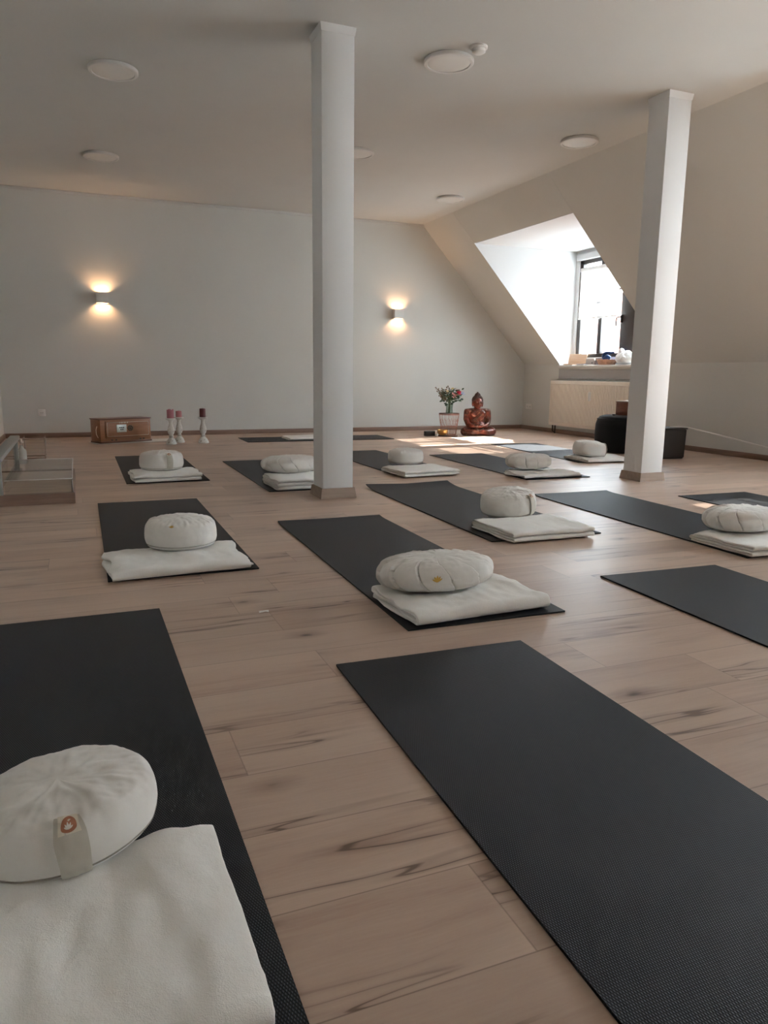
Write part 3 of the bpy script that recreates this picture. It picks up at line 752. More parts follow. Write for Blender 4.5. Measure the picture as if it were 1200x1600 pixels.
# I
blanket(1.51, 5.25, .02, .50, .42, T6, 'cream blanket folded in three thick layers, left of the left pillar', 7, s=.0125, sag=(0, .1, .006), amp=.006, ragged=.02)
cushion('pleated', 1.487, 5.50, top(T6) - .006, .0, .222, .155, .125, 'oval pleated cream cushion partly hidden by the left pillar', 7, npl=12)
# J
blanket(2.63, 5.60, .07, .51, .42, T4, 'cream folded blanket just right of the left pillar, under a round cushion', 8, s=.0125, sag=(0, .15, .004), amp=.006, ragged=.02)
cushion('round', 2.645, 5.94, top(T4) - .004, 0, .156, .156, .130, 'round cream cushion just right of the left pillar', 8)
# K
blanket(3.56, 5.17, -.03, .56, .34, [0, 2, 1], 'crumpled flat cream blanket in the far middle', 9, s=.0115, sag=(0, .1, .004), amp=.012, ragged=.05)
cushion('pleated', 3.505, 5.32, ZM + .040, .0, .205, .15, .122, 'oval pleated cream cushion on the crumpled blanket, far middle', 9, npl=12)
# L
blanket(4.76, 5.96, -.06, .56, .42, [0, 2, 1], 'cream folded blanket touching the left side of the right pillar', 10, s=.0115, sag=(0, .1, .004), amp=.008, ragged=.03)
cushion('round', 4.685, 6.05, ZM + .033, 0, .165, .155, .150, 'round cream cushion next to the pouf, left of the right pillar', 10, tilt=(rad(3), rad(5)), strap=rad(-20))
# M
blanket(2.75, 8.93, .02, .80, .34, T2, 'cream folded blanket without cushion, by the far wall behind the left pillar', 11, s=.02, amp=.006, ragged=.02)

# ---------------------------------------------------------------- harmonium on a cloth
T = thing('harmonium', 'brown wooden harmonium with a perforated silver plate, on a white cloth by the far wall', 'harmonium', (.225, 8.94, .006), rad(24.8))
W_, D_, H_ = .622, .23, .262
boxo('body', (0, W_, 0, D_, .014, H_), M_HARM, T, .004)
boxo('lid', (-.008, W_ + .008, -.008, D_ + .008, H_, H_ + .012), M_HARMD, T, .004)
boxo('base_board', (-.006, W_ + .006, -.010, D_ + .006, 0, .018), M_HARMD, T, .004)
boxo('front_panel', (.055, W_ - .02, -.018, .002, .055, H_ - .012), M_HARM, T, .008, 3)
bm = bmesh.new()
for a, b in (((.075, .075), (W_ - .04, .075)), ((W_ - .04, .075), (W_ - .04, H_ - .03)), ((W_ - .04, H_ - .03), (.075, H_ - .03)), ((.075, H_ - .03), (.075, .075))): tube(bm, [(a[0], -.019, a[1]), (b[0], -.019, b[1])], .0022, 6)
fin('inlay_line', bm, M_TAGW, T)
pl_ = boxo('sound_plate', (.185, .305, -.024, -.016, .118, .205), mat('silver_plate', (.55, .60, .57), .3, .7), T, .003)
bm = bmesh.new()
for k, (a, b) in enumerate([(.225, .172), (.247, .172), (.269, .172), (.236, .150), (.258, .150)]):
    b2 = len(bm.verts); lathe(bm, [(.0075, 0), (.0075, .002), (0, .002)], 12)
    bm.verts.ensure_lookup_table()
    for v in bm.verts[b2:]: v.co = Vector((a + v.co.x, -.0235 - v.co.z, b + v.co.y))
fin('sound_hole', bm, M_DARKPL, pl_)
bm = bmesh.new()     # carved flower ornament beside the plate
for k in range(10):
    a = 2 * pi * k / 10; c_ = Vector((.355 + .026 * cos(a), -.020, .162 + .026 * sin(a)))
    r = bmesh.ops.create_icosphere(bm, subdivisions=1, radius=.011)
    for v in r['verts']: v.co = Vector((v.co.x * 1.3, v.co.y * .5, v.co.z)) + c_
r = bmesh.ops.create_icosphere(bm, subdivisions=2, radius=.016)
for v in r['verts']: v.co = Vector((v.co.x, v.co.y * .6, v.co.z)) + Vector((.355, -.02, .162))
fin('flower_ornament', bm, M_TWIG, T, smooth=True)
bm = bmesh.new()   # small pale applied letters above the plate (illegible in the photo): a row of short strokes
for k in range(6): box(bm, .222 + k * .019, .228 + k * .019 + .004 * (k % 2), -.0205, -.017, .219, .236)
fin('plate_lettering', bm, M_TAGW, T)
for xx in (.12, .17, W_ - .15, W_ - .11): boxo('stop_knob', (xx, xx + .018, -.016, -.008, .026, .040), M_DARKPL, T, .002)
bm = bmesh.new(); tube(bm, [(-.006, .05, .06), (-.022, .055, .10), (-.022, .06, .15), (-.006, .065, .19)], .004, 6); fin('side_handle', bm, M_TAGW, T)
# cloth under the harmonium
vs, fs = [], []; nx, ny = 40, 14
for j in range(ny + 1):
    for i in range(nx + 1):
        u, v = i / nx, j / ny; vs.append((-.06 + 1.02 * u + .01 * nz(v * 6, u * 3), -.045 + .36 * v + .012 * nz(u * 9, v), .002 + .0025 * (1 + nz(u * 16, v * 9))))
for j in range(ny):
    for i in range(nx): q = j * (nx + 1) + i; fs.append((q, q + 1, q + nx + 2, q + nx + 1))
o = raw('floor_cloth', vs, fs, M_LACE, smooth=True); o.location = (.225, 8.94, -.001); o.rotation_euler = (0, 0, rad(14))
sm = o.modifiers.new('thick', 'SOLIDIFY'); sm.thickness = .002
tag(o, 'thin white cloth spread under the harmonium', 'cloth')

# ---------------------------------------------------------------- candle holders
HP = [(0, 0), (.060, 0), (.062, .012), (.056, .022), (.050, .040), (.040, .058), (.028, .070), (.022, .078), (.026, .086), (.022, .094), (.020, .104), (.030, .118), (.038, .140), (.040, .160), (.035, .185), (.026, .215), (.021, .240), (.020, .258), (.026, .266), (.024, .272), (.048, .284), (.056, .292), (.056, .302), (0, .302)]
def holder(x, y, sc, cm, ch, label, clabel, melt=False, cr=.034):
    t = tag(latheo('candle_holder', [(r * sc, z * sc) for r, z in HP], M_SHAB, None, 40), label, 'candle holder', 'turned white candle holders'); t.location = (x, y, 0)
    zt = .302 * sc
    pr = [(0, 0), (cr, 0), (cr, ch * .93), (cr - .004, ch), (cr - .010, ch - .002), (cr - .014, ch - .008), (0, ch - .009)]
    c = latheo('pillar_candle', pr, cm, None, 32); c.location = (x, y, zt + .0005)
    if melt:
        for v in c.data.vertices:
            if v.co.z > ch * .6: v.co.z += .012 * nz(v.co.x * 40, v.co.y * 40, 2) ; v.co.x *= 1 + .12 * nz(v.co.y * 30, 3)
    bm = bmesh.new(); tube(bm, [(0, 0, ch - .010), (.001, 0, ch + .004), (.004, 0, ch + .010)], .0012, 6); fin('wick', bm, M_DARKPL, c)
    tag(c, clabel, 'candle')
holder(.970, 8.735, .975, M_WAXP, .095, 'distressed white candle holder nearest the harmonium, front of the pair', 'partly melted pink candle on the front holder of the pair', True, .040)
holder(1.085, 8.93, .975, M_WAXL, .070, 'distressed white candle holder standing behind the pair\'s front one', 'pale pink candle on the rear holder of the pair')
holder(1.338, 8.80, .99, M_WAXR, .098, 'distressed white candle holder standing alone, right of the pair', 'dark red pillar candle on the lone holder')

# ---------------------------------------------------------------- stair cover with acrylic box, guard rail, bottle (left edge)
t = thing('display_plinth', 'low brown plinth with a clear acrylic cover at the left edge, by the left wall', 'plinth', (0, 0, 0))
bm = bmesh.new(); box(bm, XL + .02, -.045, 4.985, 5.025, 0, .068); box(bm, -.065, -.045, 5.01, 6.2, 0, .068); box(bm, XL + .02, -.045, 6.2, 6.22, 0, .068)
fin('curb', bm, M_SKIRT, t)
boxo('deck', (XL + .02, -.066, 5.026, 6.198, .040, .058), M_FLOOR, t)
bm = bmesh.new(); X0, X1, Y0, Y1, Z0, Z1 = -.437, -.055, 5.0, 6.15, .069, .150
for d in ((X0, X1, Y0, Y0 + .006, Z0, Z1), (X0, X1, Y1 - .006, Y1, Z0, Z1), (X1 - .006, X1, Y0 + .006, Y1 - .006, Z0, Z1), (X0, X1, Y0, Y1, Z1, Z1 + .006)): box(bm, *d)
fin('acrylic_cover', bm, M_ACR, t)
bm = bmesh.new(); tube(bm, [(X1, Y0, Z1 + .006), (X0, Y0, Z1 + .006)], .003, 6); tube(bm, [(X1, Y0, Z1 + .006), (X1, Y1, Z1 + .006)], .003, 6); tube(bm, [(X1, Y1, Z1 + .006), (X0, Y1, Z1 + .006)], .003, 6); tube(bm, [(X1, Y0, Z0), (X1, Y0, Z1)], .003, 6)
fin('cover_edge', bm, M_LRIM, t)
t = thing('glass_guard', 'low guard rail with a grey top rail and glass infill at the left edge', 'guard rail', (-.475, 4.99, 0))
boxo('top_rail', (-.035, .035, 0, 1.62, .272, .302), M_GREYM, t, .005)
bm = bmesh.new(); box(bm, -.028, -.008, .002, .03, .069, .271, .003); box(bm, .002, .028, .002, .03, .069, .271, .003); fin('post', bm, M_GREYM, t)
boxo('post', (-.02, .02, 1.58, 1.61, .0, .271), M_GREYM, t, .003)
boxo('glass_infill', (-.004, .004, .032, 1.578, .073, .271), M_ACR, t)
t = thing('acrylic_stand', 'empty clear acrylic stand with thin brown edges, behind the small bottle', 'stand', (-.39, 7.56, 0))
bm = bmesh.new()
for z in (.012, .19):
    for a, b in (((-.09, 0), (.09, 0)), ((.09, 0), (.09, .22)), ((.09, .22), (-.09, .22)), ((-.09, .22), (-.09, 0))): tube(bm, [(a[0], a[1], z), (b[0], b[1], z)], .006 if z < .1 else .0035, 6)
for a in ((-.09, 0), (.09, 0), (.09, .22), (-.09, .22)): tube(bm, [(*a, 0), (*a, .205)], .0035, 6)
fin('frame', bm, M_POST, t); boxo('side_panel', (-.088, .088, .001, .003, .014, .188), M_ACR, t)
t = thing('bottle_vase', 'small milky bottle holding a white blossom, at the left edge', 'vase', (-.475, 7.25, 0))
latheo('bottle', [(0, 0), (.036, 0), (.040, .01), (.040, .105), (.034, .125), (.018, .14), (.014, .155), (.014, .165)], mat('milky_glass', (.50, .50, .46), .2), t, 24)
bm = bmesh.new()
random.seed(3)
for k in range(12):
    a = random.random() * 6.28; r = bmesh.ops.create_icosphere(bm, subdivisions=1, radius=.012)
    c_ = Vector((.022 * cos(a) * random.random(), .022 * sin(a) * random.random(), .180 + .035 * random.random()))
    for v in r['verts']: v.co = v.co + c_
fin('blossom', bm, mat('white_blossom', (.70, .62, .55), .7), t, smooth=True)

# ---------------------------------------------------------------- wire side table, vase, flowers
TX, TY = 4.69, 9.10
t = thing('wire_side_table', 'round copper wire basket table with a tray top, under the bouquet', 'side table', (TX, TY, 0))
R1, R0, HT = .138, .098, .285
bm = bmesh.new()
def ringt(r, z, rad_): tube(bm, [(r * cos(2 * pi * i / 48), r * sin(2 * pi * i / 48), z) for i in range(49)], rad_, 6, cap=False)
ringt(R1, HT - .006, .004); ringt(R0, .004, .004); ringt(R0 + (R1 - R0) * .42, HT * .42, .0022)
nw = 16
for k in range(nw):
    a = 2 * pi * k / nw; b = 2 * pi * (k + .5) / nw; c_ = 2 * pi * (k + 1) / nw
    P_ = lambda an, f: ((R0 + (R1 - R0) * f) * cos(an), (R0 + (R1 - R0) * f) * sin(an), HT * f + .003 * (1 - f))
    tube(bm, [P_(a, 1), P_(a, .78), P_(b, .42), P_(b, 0)], .0020, 5); tube(bm, [P_(c_, .98), P_(c_, .78), P_(b, .42)], .0020, 5)
fin('wire_basket', bm, M_COP, t)
latheo('tray_top', [(0, HT), (R1, HT), (R1 + .002, HT + .012), (R1 - .003, HT + .012), (R1 - .004, HT + .005), (0, HT + .005)], mat('dark_copper_tray', (.16, .085, .07), .4, .4), t, 48)
zv = HT + .006
t = thing('glass_vase', 'clear glass vase with green stems on the wire table', 'vase', (TX, TY, zv))
latheo('glass', [(0, .001), (.044, .001), (.049, .02), (.046, .07), (.053, .135), (.049, .135), (.042, .07), (.045, .02), (.042, .006), (0, .006)], M_VASE, t, 32)
B = thing('flower_bouquet', 'mixed bouquet with pink rose, eucalyptus and dried twigs in the glass vase', 'flowers', (TX, TY, zv - .002))
random.seed(11)
bm = bmesh.new()
heads = []
def stem(hx, hy, hz, r=.0028, mi=0, b=bm):
    p0 = Vector((-hx * .12 + random.uniform(-.015, .015), -hy * .12 + random.uniform(-.015, .015), .012)); p1 = Vector((hx * .15, hy * .15, .18)); p2 = Vector((hx, hy, hz))
    tube(b, [p0.lerp(p1, .5), p1, p1.lerp(p2, .5) + Vector((0, 0, .012)), p2] if False else [p0, p0.lerp(p1, .5), p1, p1.lerp(p2, .5) + Vector((0, 0, .01)), p2], r, 6, mi)
def petals(bm, c, r, rows, mi=0, up=Vector((0, 0, 1))):
    q = up.to_track_quat('Z', 'Y').to_matrix()
    for (nn, rr, open_, sz) in rows:
        for k in range(nn):
            a = 2 * pi * (k + .5 * (nn % 3)) / nn
            V = []
            for j in range(4):
                f = j / 3; w = sz * sin(pi * (.15 + .8 * f)) * .55
                for s_ in (-1, 0, 1):
                    rad_ = rr * (.25 + open_ * f + .08 * (s_ == 0) * f); zz = r * (f * 1.1 - .2) * (1.25 - open_)
                    aa = a + s_ * w / max(.3, .25 + open_ * f)
                    V.append(bm.verts.new(c + q @ Vector((rad_ * cos(aa), rad_ * sin(aa), zz))))
            for j in range(3):
                for s_ in range(2):
                    f = bm.faces.new((V[j * 3 + s_], V[j * 3 + s_ + 1], V[j * 3 + s_ + 4], V[j * 3 + s_ + 3])); f.smooth = True; f.material_index = mi
ROWS = lambda r: [(3, r * .5, .25, 1.2), (5, r * .75, .45, 1.0), (6, r, .75, .95)]
def flower(name, c, r, m, up, lab):
    b = bmesh.new(); petals(b, Vector(c), r, ROWS(r), 0, Vector(up)); s_ = bmesh.ops.create_icosphere(b, subdivisions=2, radius=r * .5)
    for v in s_['verts']: v.co += Vector(c) + Vector((0, 0, r * .1))
    o = fin(name, b, m, B, smooth=True); o['label'] = lab; return o
# image-right = +x, toward camera = -y
FL = [('rose', (.115, -.02, .285), .047, M_ROSE, (.3, -.8, .5), 'deep pink rose'), ('rose', (.025, -.07, .245), .046, M_ROSEP, (0, -.9, .4), 'pale pink rose'),
      ('cream_flower', (-.060, -.04, .300), .024, M_CREAMF, (0, -.6, .8), 'cream flower'), ('cream_flower', (.055, .02, .335), .020, M_YELF, (0, -.3, 1), 'yellow buds'), ('cream_flower', (.03, .01, .33), .018, M_CREAMF, (0, -.3, 1), 'pale cream flower')]
for f in FL: flower(*f); stem(f[1][0], f[1][1] + .005, f[1][2] - .01)
for k in range(9): stem(random.uniform(-.05, .05), random.uniform(-.03, .03), .24, .0035)
fin('green_stems', bm, M_STEM, B)
def leafset(name, spots, m, sz, lab, n=1):
    b = bmesh.new()
    for (x, y, z) in spots:
        for k in range(n):
            d = Vector((random.uniform(-1, 1), random.uniform(-1, .4), random.uniform(-.4, 1))).normalized(); s_ = d.orthogonal().normalized(); up = d.cross(s_); L_ = sz * random.uniform(.7, 1.2)
            c = Vector((x, y, z)) + Vector((random.uniform(-1, 1), random.uniform(-1, 1), random.uniform(-1, 1))) * sz * .5
            P_ = [c, c + d * L_ * .35 + s_ * L_ * .32 + up * L_ * .08, c + d * L_ * .75 + s_ * L_ * .24, c + d * L_, c + d * L_ * .75 - s_ * L_ * .24, c + d * L_ * .35 - s_ * L_ * .32 + up * L_ * .08]
            V = [b.verts.new(p) for p in P_]; m_ = b.verts.new(c + d * L_ * .5 - up * L_ * .05)
            for i in range(6): b.faces.new((V[i], V[(i + 1) % 6], m_))
    o = fin(name, b, m, B, smooth=True); o['label'] = lab; o['kind'] = 'stuff'; return o
leafset('leaves', [(random.gauss(-.015, .06), random.gauss(-.01, .045), random.uniform(.135, .31)) for _ in range(110)], M_LEAF, .044, 'dark green leaves', 2)
leafset('eucalyptus_leaves', [(.085, -.04, .215), (.105, -.03, .195), (.13, -.02, .21), (.145, -.02, .185), (.155, -.03, .225), (.12, -.05, .235), (.07, -.06, .20), (.15, 0, .195)], M_LEAF2, .050, 'grey-green eucalyptus leaves', 2)
b = bmesh.new(); bb = bmesh.new()
for (ex, ey, ez) in [(-.215, 0, .36), (-.20, -.02, .30), (-.17, .0, .33), (-.13, -.02, .34), (-.11, .03, .31), (-.17, -.03, .27), (-.04, .02, .35), (-.02, 0, .365), (-.07, -.03, .33)]:
    p0 = Vector((ex * .15, ey * .2, .16)); p2 = Vector((ex, ey, ez)); tube(b, [p0, p0.lerp(p2, .5) + Vector((0, 0, -.012)), p2], .0022, 5)
    for k in range(13):
        f = .35 + .65 * k / 12; c = p0.lerp(p2, f) + Vector((random.uniform(-.012, .012), random.uniform(-.012, .012), random.uniform(-.012, .012) - .01 * (f < .9)))
        r = bmesh.ops.create_icosphere(bb, subdivisions=1, radius=random.uniform(.005, .010))
        for v in r['verts']: v.co = Vector((v.co.x, v.co.y, v.co.z * 1.3)) + c
fin('dried_twigs', b, M_TWIG, B)['label'] = 'dried brown twigs'; o = fin('dried_buds', bb, M_TWG2, B, smooth=True); o['kind'] = 'stuff'
b = bmesh.new(); tube(b, [(.03, 0, .18), (.12, 0, .25), (.20, -.01, .272)], .002, 5); fin('blue_flower_stem', b, M_STEM, B)
b = bmesh.new()
for k in range(16):
    r = bmesh.ops.create_icosphere(b, subdivisions=1, radius=.008); c = Vector((.19 + random.uniform(-.025, .03), -.01 + random.uniform(-.02, .02), .275 + random.uniform(-.022, .02)))
    for v in r['verts']: v.co += c
fin('blue_blossom', b, M_BLUEF, B, smooth=True)['label'] = 'pale blue blossom'

# bowl, board, mallet, speaker, tealight
o = latheo('bowl_ring', [(.045, 0), (.062, 0), (.064, .010), (.055, .016), (.043, .010)], M_STICK, None, 32); o.location = (4.51, 8.93, .0005); tag(o, 'dark flat ring under the brass singing bowl', 'ring')
o = latheo('singing_bowl', [(0, .0), (.035, .002), (.058, .016), (.070, .040), (.073, .066), (.070, .073), (.066, .066), (.064, .040), (.052, .019), (.03, .008), (0, .006)], M_BRASS, None, 48); o.location = (4.51, 8.93, .0145); tag(o, 'hammered brass singing bowl in front of the wire table', 'singing bowl')
bm = bmesh.new(); tube(bm, [(0, 0, 0), (.05, 0, 0), (.13, 0, 0), (.17, 0, 0)], [.007, .007, .011, .010], 10); o = fin('bowl_mallet', bm, M_STICK, None); o.location = (4.50, 8.815, .0115); o.rotation_euler = (0, 0, -.08); tag(o, 'dark wooden mallet lying in front of the singing bowl', 'mallet')
t = thing('portable_speaker', 'small matt black box speaker left of the singing bowl', 'speaker', (4.36, 9.02, 0), -.05)
boxo('case', (-.072, .072, -.03, .03, .001, .066), M_BLACKB, t, .006); boxo('front_grille', (-.065, .065, -.032, -.029, .008, .059), M_DARKPL, t, .002)
t = thing('tealight_cup', 'tiny white tealight cup between speaker and singing bowl', 'candle', (4.415, 8.915, 0))
latheo('cup', [(0, 0), (.018, 0), (.021, .004), (.021, .036), (.018, .036), (.018, .022), (0, .022)], M_PAPER, t, 20)
bm = bmesh.new(); tube(bm, [(0, 0, .021), (0, 0, .032)], .001, 5); fin('wick', bm, M_DARKPL, t)

# ---------------------------------------------------------------- Buddha statue
t = thing('buddha_statue', 'seated red-bronze Buddha statue by the far wall, right of the wire table', 'statue', (5.07, 9.0, 0), rad(-14))
def blob(bm, c, r, rot=None, sub=3):
    q = bmesh.ops.create_icosphere(bm, subdivisions=sub, radius=1)
    Rm = Matrix.Identity(3) if rot is None else rot
    for v in q['verts']: v.co = Rm @ Vector((v.co.x * r[0], v.co.y * r[1], v.co.z * r[2])) + Vector(c)
def limb(bm, pts, rs, n=8, k=14):
    P_ = [Vector(p) for p in pts]
    for i in range(len(P_) - 1):
        for j in range(k + 1):
            f = j / k; r = rs[i] * (1 - f) + rs[i + 1] * f; blob(bm, P_[i].lerp(P_[i + 1], f), (r, r, r), sub=2)
bm = bmesh.new()
blob(bm, (0, 0, .20), (.122, .082, .135)); blob(bm, (0, .0, .30), (.132, .078, .085)); blob(bm, (0, -.02, .125), (.130, .095, .075)); blob(bm, (0, .01, .07), (.17, .12, .065))
blob(bm, (0, 0, .375), (.048, .045, .06))
for s in (-1, 1):
    blob(bm, (s * .085, 0, .335), (.065, .055, .045)); blob(bm, (s * .05, -.052, .29), (.055, .028, .045))
    limb(bm, [(s * .138, 0, .325), (s * .160, -.01, .215), (s * .150, -.045, .155)], [.046, .040, .035])
    limb(bm, [(s * .150, -.045, .155), (s * .095, -.105, .130), (s * .040, -.135, .128)], [.035, .028, .022])
    limb(bm, [(s * .07, .0, .07), (s * .19, -.06, .060), (s * .215, -.085, .055)], [.075, .062, .056])
    limb(bm, [(s * .215, -.085, .052), (s * .11, -.150, .045), (-s * .02, -.165, .048)], [.053, .043, .030])
    blob(bm, (-s * .07, -.170, .072), (.055, .026, .018))
    for k in range(4): limb(bm, [(s * .035, -.135 - .004 * k, .128 - .004 * k), (-s * .012, -.148, .118 + .006 * k)], [.009, .007], k=6)
    limb(bm, [(s * .045, -.135, .135), (s * .008, -.140, .152)], [.009, .007], k=5)
    # ears
    blob(bm, (s * .064, .005, .452), (.010, .020, .036)); blob(bm, (s * .064, 0, .420), (.008, .012, .016))
blob(bm, (0, 0, .460), (.062, .070, .078)); blob(bm, (0, -.030, .435), (.044, .045, .045)); blob(bm, (0, -.072, .450), (.009, .014, .022)); blob(bm, (0, -.067, .420), (.018, .010, .006))
for s in (-1, 1): blob(bm, (s * .026, -.056, .472), (.020, .012, .007)); blob(bm, (s * .026, -.062, .462), (.016, .009, .008))
def shape(v):      # broad shoulders, large head
    f = max(0, min(1, (v.z - .14) / .16)) * max(0, min(1, (.40 - v.z) / .04)); k = 1 + .10 * f
    h_ = max(0, min(1, (v.z - .385) / .04)); c = .40
    return Vector((v.x * k * (1 + .16 * h_), v.y * (1 + .12 * h_), v.z + h_ * (v.z - c) * .10 - .022 * max(0, min(1, (v.z - .35) / .05))))
for v in bm.verts: v.co = shape(v.co)
me_o = fin('body', bm, M_BUD, t, smooth=True)
rm = me_o.modifiers.new('skin', 'REMESH'); rm.mode = 'VOXEL'; rm.voxel_size = .0042; rm.use_smooth_shade = True
sm = me_o.modifiers.new('relax', 'SMOOTH'); sm.iterations = 4; sm.factor = .5
bm = bmesh.new(); random.seed(5)
blob(bm, (0, .012, .486), (.066, .070, .062)); blob(bm, (0, .012, .545), (.034, .034, .030)); blob(bm, (0, .012, .572), (.014, .014, .018), sub=2)
for k in range(230):
    z = 1 - 1.15 * (k + .5) / 230; a = k * 2.39996; rr = sqrt(max(0, 1 - z * z)); p = Vector((.066 * rr * cos(a), .012 + .071 * rr * sin(a), .486 + .063 * z))
    if p.y < -.045 and p.z < .515: continue
    blob(bm, p, (.0075,) * 3, sub=1)
for k in range(50):
    z = 1 - 1.1 * (k + .5) / 50; a = k * 2.39996; rr = sqrt(max(0, 1 - z * z)); blob(bm, (.034 * rr * cos(a), .012 + .034 * rr * sin(a), .545 + .03 * z), (.006,) * 3, sub=1)
for v in bm.verts: v.co = shape(v.co)
fin('curled_hair', bm, M_BUDH, t, smooth=True)
bm = bmesh.new()    # robe edge across the chest, sash and leg folds
tube(bm, [(.10, .03, .365), (.085, -.045, .335), (.03, -.085, .275), (-.03, -.088, .225), (-.085, -.075, .185)], .007, 8)
tube(bm, [(.075, .04, .375), (.062, -.045, .345), (.005, -.083, .28), (-.055, -.083, .23), (-.10, -.06, .20)], .005, 8)
for s in (-1, 1): tube(bm, [(s * .10, -.14, .092), (s * .105, -.185, .06), (s * .11, -.19, .02)], .006, 8); tube(bm, [(s * .135, -.12, .100), (s * .145, -.165, .065), (s * .15, -.17, .02)], .005, 8)
tube(bm, [(-.06, -.15, .10), (0, -.18, .075), (.06, -.15, .10)], .006, 8)
fin('robe_folds', bm, M_BUDR, t)

t.scale = (.93, .93, 1)
# ---------------------------------------------------------------- pouf, wooden box, dark box, cable
t = thing('pouf', 'large round black pouf behind the right pillar', 'pouf', (5.60, 6.62, 0))
pr = [(0, .001), (.26, .001), (.295, .012), (.31, .05), (.325, .18), (.318, .30), (.302, .355), (.275, .385), (.23, .397), (0, .400)]
sp = []
for (a, b), (c, d) in zip(pr, pr[1:]):
    for k in range(3): sp.append((a + (c - a) * k / 3, b + (d - b) * k / 3))
sp.append(pr[-1]); latheo('cover', sp, M_POUF, t, 64, 60)
bm = bmesh.new(); tube(bm, [(.304 * cos(2 * pi * i / 64), .304 * sin(2 * pi * i / 64), .356) for i in range(65)], .004, 6, cap=False); fin('piping', bm, M_POUF, t)
t = thing('wooden_box', 'red-brown wooden box with round knob standing on the black pouf', 'box', (5.66, 6.62, .4005), rad(0))
boxo('case', (-.125, .125, -.10, .10, 0, .135), M_BOXR, t, .004); boxo('lid', (-.128, .128, -.103, .103, .135, .146), M_BOXR, t, .003)
bm = bmesh.new(); tube(bm, [(.012 * cos(2 * pi * i / 24), -.102, .07 + .012 * sin(2 * pi * i / 24)) for i in range(25)], .003, 6, cap=False); fin('round_knob', bm, M_DARKPL, t)
o = boxo('paper_pad', (-.120, .120, -.095, .095, 0, .010), M_PAPER, None, .001); o.location = (5.66, 6.62, .5470); tag(o, 'white paper pad on top of the red-brown box', 'paper')
t = thing('remote_control', 'tiny black remote lying on the pouf, left of the wooden box', 'remote', (5.42, 6.60, .4005), .4)
boxo('case', (-.018, .018, -.012, .012, 0, .014), M_DARKPL, t, .002); boxo('keypad', (-.014, .014, -.009, .009, .0135, .0155), M_GREYM, t, .001)
t = thing('storage_box', 'dark brown storage box on the floor right of the right pillar', 'box', (5.56, 5.98, 0), rad(-4))
bm = bmesh.new(); r = bmesh.ops.create_cube(bm, size=1)
for v in r['verts']: e = .965 if v.co.z < 0 else 1; v.co = Vector((v.co.x * .36 * e, v.co.y * .26 * e, .001 if v.co.z < 0 else .305))
bmesh.ops.bevel(bm, geom=list(bm.edges), offset=.012, segments=3, affect='EDGES'); fin('body', bm, M_BIN, t, angle=40)
boxo('lid', (-.182, .182, -.132, .132, .300, .312), M_BIN, t, .003)
bm = bmesh.new(); pts = []
A_ = [(5.60, 5.95, .318), (5.72, 5.88, .319), (5.80, 5.80, .300), (6.1, 5.62, .22), (6.33, 5.44, .150), (6.40, 5.2, .125), (6.40, 4.9, .135), (6.40, 4.3, .17), (6.40, 3.6, .16), (6.40, 3.2, .10)]
def cr(p, n=8):
    P_ = [Vector(q) for q in p]; out = []
    for i in range(len(P_) - 1):
        a, b, c, d = P_[max(i - 1, 0)], P_[i], P_[i + 1], P_[min(i + 2, len(P_) - 1)]
        for k in range(n):
            s = k / n; out.append(.5 * ((2 * b) + (c - a) * s + (2 * a - 5 * b + 4 * c - d) * s * s + (3 * b - a - 3 * c + d) * s ** 3))
    out.append(P_[-1]); return out
tube(bm, cr(A_), .0065, 8); tag(fin('power_cable', bm, M_CAB), 'white cable sagging from the dark storage box along the right wall', 'cable')

# ---------------------------------------------------------------- things on the visible sill
ZS = ZSILL + .0005
t = thing('open_folding_case', 'beige open folding case standing at the left end of the window sill', 'case', (6.47, 8.78, ZS), rad(-68))
boxo('base', (-.14, .14, -.07, .05, 0, .014), M_BEIGEWOOD, t, .004)
o = boxo('lid_panel', (-.14, .14, 0, .012, 0, .145), M_BEIGEWOOD, t, .004); o.location = (0, .05, .012); o.rotation_euler = (rad(-14), 0, 0)
t = thing('small_box', 'small grey-beige box with a dark dot on the window sill', 'box', (6.51, 8.46, ZS), rad(-75))
boxo('case', (-.07, .07, -.04, .04, 0, .085), mat('grey_beige_card', (.36, .29, .25), .7), t, .004); boxo('dark_dot', (.03, .045, -.043, -.039, .018, .036), M_DARKPL, t, .002)
o = boxo('dark_box', (-.06, .06, -.04, .04, 0, .09), mat('dark_card', (.14, .11, .10), .6), None, .004); o.location = (6.545, 8.315, ZS); o.rotation_euler = (0, 0, rad(-80)); tag(o, 'dark box on the sill left of the wicker basket', 'box')
o = boxo('notebook', (-.07, .07, -.05, .05, 0, .012), mat('grey_paper', (.30, .29, .29), .6), None, .003); o.location = (6.43, 8.55, ZS); o.rotation_euler = (0, 0, rad(-80)); tag(o, 'thin grey notebook lying flat on the sill edge', 'notebook')
t = thing('wicker_basket', 'small shallow brown wicker basket on the window sill', 'basket', (6.475, 8.10, ZS))
bm = bmesh.new()
for k in range(6):
    z = .006 + .011 * k; r = .085 + .022 * k / 5
    tube(bm, [((r + .004 * cos(i * pi)) * cos(2 * pi * i / 48), (r + .004 * cos(i * pi)) * sin(2 * pi * i / 48) * 1.35, z + .002 * cos(i * pi)) for i in range(49)], .0058, 6, cap=False)
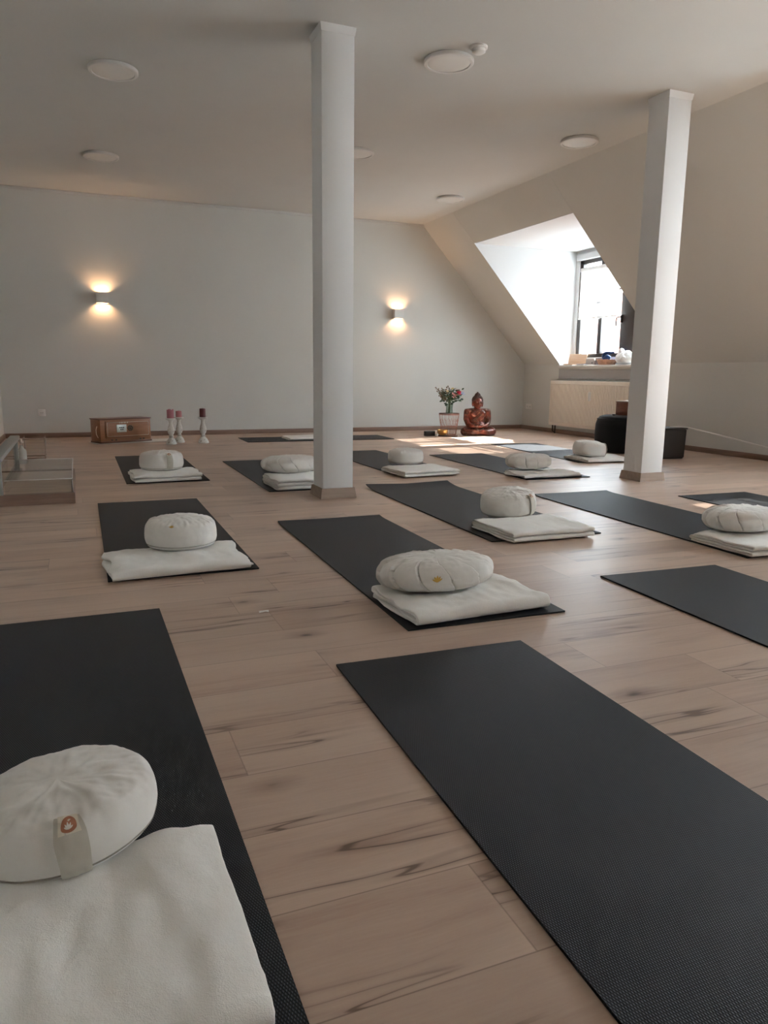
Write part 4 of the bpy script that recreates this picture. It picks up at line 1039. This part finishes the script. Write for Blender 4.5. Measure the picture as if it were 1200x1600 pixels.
fin('woven_wall', bm, M_WICK, t, smooth=True)
bm = bmesh.new(); lathe(bm, [(0, .002), (.085, .002), (.085, .008), (0, .008)], 32)
for v in bm.verts: v.co.y *= 1.35
fin('base', bm, M_WICK, t)
bm = bmesh.new()
tube(bm, cr([(.02, .05, .075), (-.01, .06, .10), (-.02, .03, .14), (0, -.02, .155), (0, -.07, .150), (.01, -.12, .158)]), [.028 - .016 * (i / 40) for i in range(41)], 12)
blob(bm, (0, .0, .095), (.040, .055, .034)); blob(bm, (.0, .03, .078), (.045, .045, .03))
for v in bm.verts: v.co += v.co.normalized() * .006 * nz(v.co.x * 30, v.co.y * 30, v.co.z * 30)
o = fin('blue_scarf', bm, M_BLUE, None, smooth=True); o.location = (6.475, 8.10, ZS); tag(o, 'dark blue scarf bundled in the wicker basket on the sill', 'scarf')
bm = bmesh.new(); blob(bm, (0, 0, .08), (.085, .19, .085), sub=5); blob(bm, (0, .09, .14), (.04, .05, .06), sub=4)
for v in bm.verts:
    v.co += v.co.normalized() * (.022 * nz(v.co.x * 12, v.co.y * 12, v.co.z * 12) + .008 * nz(v.co.x * 35, v.co.y * 35, v.co.z * 35)); v.co.z = max(v.co.z, 0)
o = fin('cloth_bag', bm, M_WHITEC, None, smooth=True); rm = o.modifiers.new('fuse', 'REMESH'); rm.mode = 'VOXEL'; rm.voxel_size = .006; rm.use_smooth_shade = True
o.location = (6.485, 7.74, ZS); tag(o, 'crumpled white cloth bag on the sill right of the wicker basket', 'bag')

# scrap on floor
vs = [(0, 0, .001), (.022, .004, .003), (.034, .001, .001), (.036, .012, .004), (.018, .017, .002), (.002, .012, .004)]
o = raw('paper_scrap', vs + [(x, y, z + .001) for x, y, z in vs], [(5, 4, 3, 2, 1, 0), (6, 7, 8, 9, 10, 11)] + [(i, (i + 1) % 6, (i + 1) % 6 + 6, i + 6) for i in range(6)], M_PAPER); o.location = (.545, 2.455, 0); tag(o, 'tiny white scrap lying on the floor planks left of the centre mat', 'scrap')
